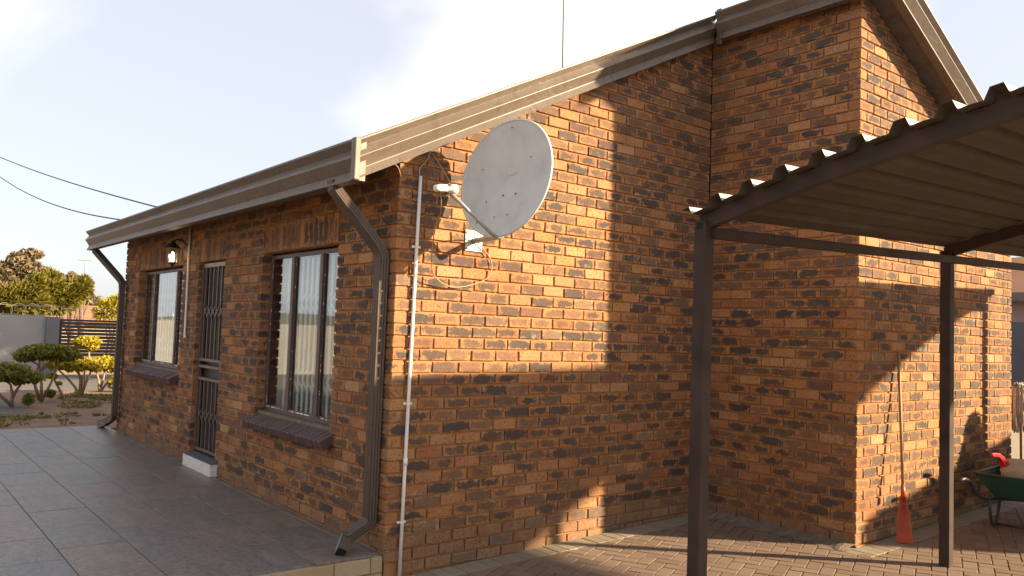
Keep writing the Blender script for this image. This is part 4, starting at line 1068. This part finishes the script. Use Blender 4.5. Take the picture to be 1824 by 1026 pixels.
tree('dusty_tree', 'large dusty brown thorn tree behind the boundary wall', b_, 9, [blob(x, y, 42, rx, ry, b_, w) for x, y, rx, ry, w in ((38,470,30,26,3), (62,486,26,22,2.4), (8,486,26,26,2.4), (85,505,22,16,1.6), (30,515,40,24,3), (-30,500,34,34,3), (102,492,13,8,.5), (55,452,22,10,1), (98,520,20,14,1))], 'leaf_dusty', 11000, .19, 31)
b_ = px_at(60, 600, 33); b_ = (b_[0], 33, -.6)
tree('conifer_tree', 'yellow green feathery conifer at the left behind the razor wire', b_, 5, [blob(x, y, 33, rx, ry, b_, w) for x, y, rx, ry, w in ((20,532,26,22,2), (50,528,26,26,2.4), (68,510,12,18,1), (-15,535,30,24,2), (35,545,40,16,2), (60,545,30,14,1.5))], 'leaf_conifer', 11000, .24, 33, 2.2, updir=(.4, 0, .5))
b_ = px_at(125, 600, 35); b_ = (b_[0], 35, -.6)
tree('conifer_tree', 'darker conifer leaning right beside the yellow green one', b_, 5, [blob(x, y, 35, rx, ry, b_, w) for x, y, rx, ry, w in ((95,518,18,24,2), (118,530,22,18,2), (135,518,16,16,1), (148,512,10,16,.8), (100,545,28,12,1.4), (88,500,10,16,.8))], 'leaf_conifer', 9000, .24, 35, 2.2, updir=(.5, 0, .4))
b_ = px_at(140, 600, 48); b_ = (b_[0], 48, -.6)
tree('thin_tree', 'sparse pale tree right of the conifers', b_, 6, [blob(x, y, 48, rx, ry, b_, w) for x, y, rx, ry, w in ((135,505,16,14,1.4), (150,515,14,12,1), (128,495,8,10,.6), (158,505,8,5,.4), (162,528,5,3,.2))], 'leaf_dusty', 2600, .26, 37)
b_ = px_at(198, 600, 30); b_ = (b_[0], 30, -.6)
tree('golden_shrub', 'bright golden spiky shrub behind the gate', b_, 3, [blob(x, y, 30, rx, ry, b_, w) for x, y, rx, ry, w in ((195,550,18,12,2), (212,545,14,14,1.5), (232,545,20,16,1.4), (182,558,10,6,.7))], 'leaf_yellow', 6000, .17, 39, 2.6, updir=(0, 0, .5))
# rising tree line and hill far behind, one house roof
m = MB(); m.add([(-400, 600, -3), (900, 600, -3), (900, 760, 14), (500, 740, 22), (250, 700, 17), (60, 720, 19), (-200, 700, 14), (-400, 720, 8)], [(0,1,2,3,4,5,6,7)])
hl = MB(); pts = [(-600 + i*40, 620, 6 + 5*math.sin(i*.31) + 3*math.sin(i*.9)) for i in range(50)]
hl.add([(x, 560, -2) for x, y, z in pts] + pts + [(x, 900, -2) for x, y, z in pts], [(i, i+1, 51+i-0, 50+i) for i in range(49)] + [(50+i, 51+i, 101+i, 100+i) for i in range(49)])
tag(hl.build('hills', M['hill']), kind='structure')
far = px_at(150, 556, 70); fh = empty('far_house', 'low far house with an orange roof above the gate', 'house', (far[0], 70, -.6))
m = MB(); m.box((-3.4, 0, 0), (3.4, 5, 1.6)); m.build('wall', M['wall_beige'], fh)
m = MB(); m.prism([(-3.8, -.4, 1.55), (3.8, -.4, 1.55), (3.8, 2.5, 3.0), (-3.8, 2.5, 3.0)], (0, 0, .12)); m.prism([(-3.8, 5.4, 1.55), (3.8, 5.4, 1.55), (3.8, 2.5, 3.0), (-3.8, 2.5, 3.0)], (0, 0, .12)); m.build('roof', M['far_roof'], fh)
for k, (px, h_) in enumerate(((165, 4.5), (178, 3.6), (150, 5.2))):
    c = px_at(px, 560, 110 + 12*k); tree('far_tree', ('rounded far tree above the orange roof', 'low far tree left of the golden shrub', 'hazy far tree behind the razor wire')[k], (c[0], 110 + 12*k, -.6), h_, [((0,0,h_*.7), (2.6,2.6,h_*.35), 1)], 'leaf_dusty', 900, .7, 50 + k, 1.2, 'far trees')
b_ = (7.0, 15.2, -.2)  # tree added out of sight behind the house to shade the boundary wall
tree('added_shade_tree', 'unseen leafy tree added behind the house to shade the grey boundary wall', b_, 5.4, [((-1.0,0,3.7),(1.7,1.5,1.45),2), ((1.0,.1,3.6),(1.8,1.6,1.45),2), ((0,0,4.1),(1.4,1.3,1.1),1), ((2.6,0,3.3),(1.3,1.3,1.1),1)], 'leaf_green', 9000, .16, 61, 1.2, 'added shading trees near the house')
# tall mast and antenna pole
p = px_at(150, 560, 120); q = px_at(152.5, 463, 120); m = MB(); m.tube([(p[0], 120, -.6), (q[0], 120, q[2])], [.16, .09], 8); m.tube([(q[0]-.9, 120, q[2]+.05), (q[0]+.9, 120, q[2]+.05)], .16, 6)
tag(m.build('light_mast', M['mast']), 'thin tall light mast above the far trees', 'mast')
m = MB(); p = px_at(1004, 122, 3.0); q = px_at(1006, -60, 3.0); base_z = ROOFZ(p[0]) - .05
m.tube([(p[0], 3.0, base_z), (q[0], 3.0, q[2])], .0165, 8); m.tube([(p[0], 3.0, base_z), (p[0], 3.0, base_z + .06)], .05, 8); tag(m.build('antenna_pole', M['mast'], None, True), 'slim grey antenna pole rising above the roof', 'pole')
# overhead service cables
def cable(a, ya, b, label, sag, ext):
    A, B = Vector(px_at(a[0], a[1], ya)), Vector(b); d = (A - B)
    P = [A.lerp(B, t_) + Vector((0, 0, -sag*4*t_*(1-t_))) for t_ in [k/24 for k in range(25)]]
    tan = (P[0] - P[1]).normalized(); P = [P[0] + tan*d.length*.6 + Vector((0, 0, ext)), P[0] + tan*d.length*.3 + Vector((0, 0, ext*.3))] + P
    m = MB(); m.tube([tuple(p) for p in P], .010, 6); return tag(m.build('overhead_cable', M['cable'], None, True), label, 'cable', 'overhead cables')
e1 = px_at(304, 375, 6.0); e2 = px_at(262, 396, 6.9)
cable((0, 280), 17, e1, 'upper twisted overhead cable reaching the gutter from the left', .06, .2)
cable((0, 315), 17, e2, 'lower sagging overhead cable reaching the gutter from the left', .20, .3)

# garden wall and planting on the open side of the terrace (seen in the window panes)
m = MB(); m.box((-11.2, -8, -.5), (-11, 20.9, 1.65)); tag(m.build('garden_boundary_wall', M['wall_beige']), 'sunlit beige boundary wall reflected in the windows', 'wall')
slab('lawn', -11, -4.25, -8, 7.88, M['soil'], lambda x: -.16)
for k, (x, y, s) in enumerate(((-9.8, 7.5, 1.0), (-9.4, 11.5, 1.2), (-10.0, 3.8, .9), (-9.2, 16, 1.3))):
    topiary((x, y, -.15), ('reflected green hedge bush nearest the terrace', 'reflected green hedge bush beside the beige wall', 'small green bush beside the beige wall', 'tall green bush at the far end of the beige wall')[k], [((0,0,.7*s),(.7*s,.8*s,.6*s),1), ((.2,.5,1.1*s),(.5*s,.5*s,.5*s),.6)], [[(0,0,0),(0,0,.4*s)]], 'leaf_green', 70+k, 3500, .09)
for k, (x, y, h_) in enumerate(((-15, 9, 6.5), (-17, 17, 8), (-14.5, 2, 5.5))):
    tree('garden_tree', ('green tree beyond the beige wall, reflected in the near window', 'taller green tree beyond the beige wall, reflected in the far window', 'small green tree beyond the beige wall')[k], (x, y, -.5), h_, [((0,0,h_*.72), (1.9,1.9,h_*.30), 2), ((.9,.8,h_*.55), (1.3,1.3,h_*.2), 1), ((-.9,-.6,h_*.6), (1.3,1.3,h_*.22), 1)], 'leaf_green', 5000, .2, 90+k, 1.2, 'trees beyond the beige wall')
